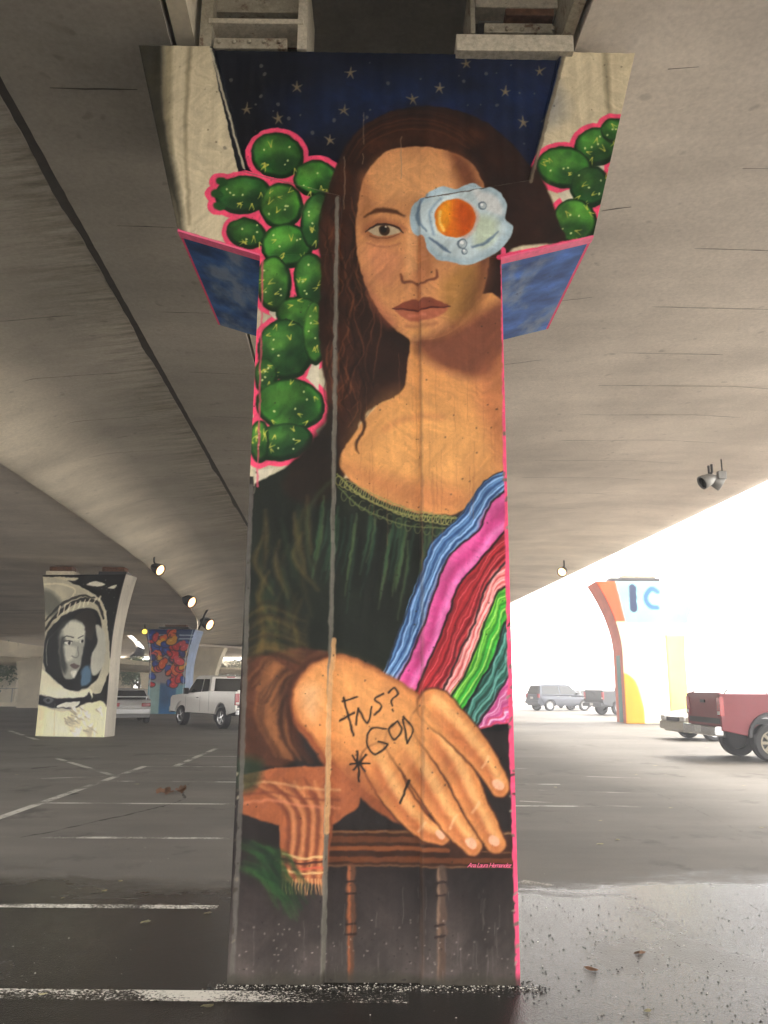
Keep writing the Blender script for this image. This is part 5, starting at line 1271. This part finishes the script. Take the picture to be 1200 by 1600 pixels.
def car(name, label, loc, heading, paint, L=4.7, Wd=1.8, H_=1.42, belt=.93, r_=.32, suv=False, cat='car', spoiler=False, group='parked cars', bumper=None):
    e = empty(name, loc, heading); tag(e, label, cat, group); hw = Wd / 2; xr, xf = -L / 2, L / 2; sp = M[paint]
    wr, wf = xr + (.85 if suv else .98), xf - .9; z0 = .24 if not suv else .34; ar = r_ * 1.15; zb = belt; za = max(r_ * .35, z0 - .02)
    tb = lambda x, z: (1 - .05 * max(0, .55 - z) / .3 - .03 * max(0, z - .75) / .3) * (1 - .10 * max(0, abs(x) - L / 2 + .45) / .45)
    prof = [(xr + .02, z0 + .16), (xr + .12, z0), (wr - ar - .02, z0)] + arch(wr, ar, za + .02) + [(wr + ar + .02, z0), (wf - ar - .02, z0)] + arch(wf, ar, za + .02) + [(wf + ar + .02, z0), (xf - .1, z0), (xf, z0 + .2), (xf - .02, zb - .28), (xf - .2, zb - .16), (xf - 1.15, zb)]
    prof += [(xr + .3, zb + .04), (xr + .06, zb)] if not suv else [(xr + .03, zb + .02)]
    prof += [(xr - .01, zb - .2), (xr - .03, z0 + .35)]
    bm = bmesh.new(); add_prism(bm, prof, -hw, hw, tb); from_bm('body', bm, sp, e, bevel=.035, smooth=False)
    T_ = H_; f0 = xf - 1.2; tum = lambda x, z: .95 - .26 * max(0, z - zb) / .6
    if suv: cab = [(xr + .04, zb - .02), (f0, zb - .02), (f0 - .75, T_ - .06), (f0 - 1.0, T_), (xr + .5, T_ - .01), (xr + .24, T_ - .07)]
    else: cab = [(xr + .52, zb - .02), (f0, zb - .02), (f0 - .85, T_ - .05), (f0 - 1.15, T_), (xr + 1.45, T_ - .01), (xr + 1.15, T_ - .06)]
    bm = bmesh.new(); add_prism(bm, cab, -hw, hw, tum); from_bm('roof', bm, sp, e, bevel=.04)
    r0 = cab[0][0]; rt = cab[-1][0]; ft = cab[2][0]; mx = (r0 + f0) / 2
    w1 = [(r0 + .30 * (1 if not suv else .8), zb + .05), (mx - .04, zb + .05), (mx - .04, T_ - .11), (rt + .12, T_ - .13)]
    w2 = [(mx + .05, zb + .05), (f0 - .22, zb + .05), (ft - .02, T_ - .12), (mx + .05, T_ - .11)]
    side_windows(e, [w1, w2], hw, tum)
    hz = lambda z: hw * tum(0, z) - .09
    pt = lambda a, b, t: (a[0] + (b[0] - a[0]) * t, a[1] + (b[1] - a[1]) * t)
    a, b = pt(cab[0], cab[-1], .12), pt(cab[0], cab[-1], .92); cross_plate('rear_window', e, a, b, hz(a[1]), hz(b[1]), M['glass'])
    a, b = pt(cab[1], cab[2], .08), pt(cab[1], cab[2], .94); cross_plate('windscreen', e, a, b, hz(a[1]), hz(b[1]), M['glass'])
    for sy in (1, -1):
        if suv: box('tail_light', (xr + .02, sy * (hw * .86 - .06), zb - .06), (.1, .2, .26), M['redlamp'], e, .02)
        else:
            box('tail_light', (xr + .0, sy * (hw * .88 - .17), zb - .17), (.1, .36, .15), M['redlamp'], e, .03)
        box('headlight', (xf - .05, sy * (hw * .85 - .14), zb - .32), (.2, .3, .16), M['clearlamp'], e, .04)
        box('mirror', (f0 - .35, sy * (hw + .05), zb + .1), (.16, .2, .14), M['black' if suv else paint], e, .03)
        box('door_handle', (mx - .2, sy * hw * .99, zb - .1), (.16, .03, .03), M['chrome'], e, .006); box('door_handle', (mx + .75, sy * hw * .99, zb - .1), (.16, .03, .03), M['chrome'], e, .006)
        for x in (mx, f0 - .15): box('door_seam', (x, sy * hw * .993, (zb + z0) / 2 + .05), (.012, .01, zb - z0 - .2), M['black'], e)
        for x in (wr, wf): wheel(e, x, sy * (hw - .13), r_, .22, 9 if suv else 6)
        if suv:
            bm = bmesh.new(); add_tube(bm, [(xr + .6, sy * hw * .66, T_), (xr + .7, sy * hw * .66, T_ + .06), (f0 - 1.3, sy * hw * .66, T_ + .06), (f0 - 1.2, sy * hw * .66, T_)], .02, 6); from_bm('roof_rail', bm, M['chrome'], e)
    box('rear_bumper', (xr - .02, 0, z0 + .26), (.16, Wd * .90, .26), M[bumper or paint], e, .05)
    box('front_bumper', (xf + .0, 0, z0 + .2), (.18, Wd * .88, .26), M[bumper or paint], e, .06)
    box('grille', (xf - .0, 0, zb - .34), (.1, Wd * .4, .13), M['black'], e, .02)
    box('number_plate', (xr - .075 if not suv else xr - .06, 0, zb - .32 if not suv else zb - .2), (.03, .32, .14), M['clearlamp'], e, .003)
    box('exhaust_shadow_panel', (0, 0, z0 + .05), (L - .6, Wd * .7, .1), M['black'], e) if False else box('underbody', (0, 0, z0 + .05), (L - .6, Wd * .7, .1), M['black'], e)
    if spoiler:
        bm = bmesh.new(); add_box(bm, (xr + .16, 0, zb + .15), (.2, Wd * .78, .03)); add_box(bm, (xr + .18, hw * .7, zb + .08), (.1, .04, .14)); add_box(bm, (xr + .18, -hw * .7, zb + .08), (.1, .04, .14)); from_bm('spoiler', bm, sp, e, bevel=.008)
    return e
def heading_from(a, b):
    """a rear wheel, b front wheel -> heading angle"""
    return math.atan2(b[1] - a[1], b[0] - a[0])
# white truck: left wheels touch at two surveyed points, facing left and away
rw, fw = at_z(342, 1138), at_z(290, 1133)
h_ = heading_from(rw, fw); fwd = Vector((math.cos(h_), math.sin(h_), 0)); lft = Vector((-fwd.y, fwd.x, 0))
c = (rw + fw) / 2 - lft * .84 + fwd * (-0.085)
pickup('pickup_truck', 'white pickup truck with extended cab, left of the large painted pillar', (c.x, c.y, 0), h_, 'white_paint', L=5.5, Wd=1.96, Hc=1.95, bed=1.30, group=None)
# silver saloon from behind
p = at_z(202, 1131); car('saloon_car', 'silver saloon with a rear spoiler, seen from behind, right of the astronaut pillar', (p.x - .86, p.y + 2.13, 0), R(112), 'silver_paint', L=4.6, Wd=1.78, H_=1.42, spoiler=True, group=None)
# right side
q = at_z(862, 1110); car('off_roader', 'slate grey off roader with alloy wheels, farthest car right of the painted pillar', (q.x + .6, q.y - .2, 0), R(22), 'slate_paint', L=4.6, Wd=1.85, H_=1.80, belt=1.08, r_=.40, suv=True, cat='car', group=None)
q = at_z(960, 1118); h2 = R(20); pickup('pickup_truck', 'charcoal pickup truck partly behind the orange and yellow pillar', (q.x + 1.55, q.y + 1.55, 0), h2, 'char_paint', L=5.5, Wd=1.95, Hc=1.85, bed=1.36, r_=.43, lift=.05, group=None, bumper='char_paint')
q = at_z(905, 1108); car('estate_car', 'champagne car glimpsed between the slate off roader and the charcoal truck', (q.x + 1.0, q.y + 3.5, 0), R(24), 'tan_paint', L=4.5, Wd=1.75, H_=1.45, suv=True, belt=.95, r_=.33, group=None)
far_w, near_w = at_z(1155, 1181), at_z(1206, 1191)
ax = (far_w - near_w); ax.normalize(); h3 = math.atan2(-ax.x, ax.y)
fwd = Vector((math.cos(h3), math.sin(h3), 0)); mid = (far_w + near_w) / 2
c = mid + fwd * (5.7 / 2 - 1.12)
pickup('pickup_truck', 'red pickup truck with black wheel flares at the right edge', (c.x, c.y, 0), h3, 'red_paint', L=5.7, Wd=2.0, Hc=1.9, bed=1.38, r_=.42, lift=.1, rimmat='steel', flare=True, rails=True, group=None)
q = at_z(1112, 1158); car('saloon_car', 'champagne car with its nose showing behind the red truck', (q.x + 1.35, q.y + .95, 0), R(180 + 8), 'tan_paint', L=4.6, Wd=1.8, H_=1.36, belt=.98, r_=.36, suv=False, group=None)
q = at_z(1050, 1130)
# ------------------------------------------------------------------ added veil volume, imitating lens glare
hz, hnt, hb = mat_new('thin_glare_veil'); hnt.nodes.remove(hb)
pv = N(hnt, 'ShaderNodeVolumePrincipled'); pv.inputs['Color'].default_value = (0.95, 0.96, 1, 1); pv.inputs['Density'].default_value = 0.0042; pv.inputs['Anisotropy'].default_value = 0.3
hnt.links.new(pv.outputs[0], [n for n in hnt.nodes if n.type == 'OUTPUT_MATERIAL'][0].inputs['Volume'])
bm = bmesh.new(); add_box(bm, (0, 55, 4.0), (260, 180, 10.0)); tag(from_bm('glare_veil', bm, hz), 'thin volume added under and around the deck to veil it like lens glare', kind='stuff')
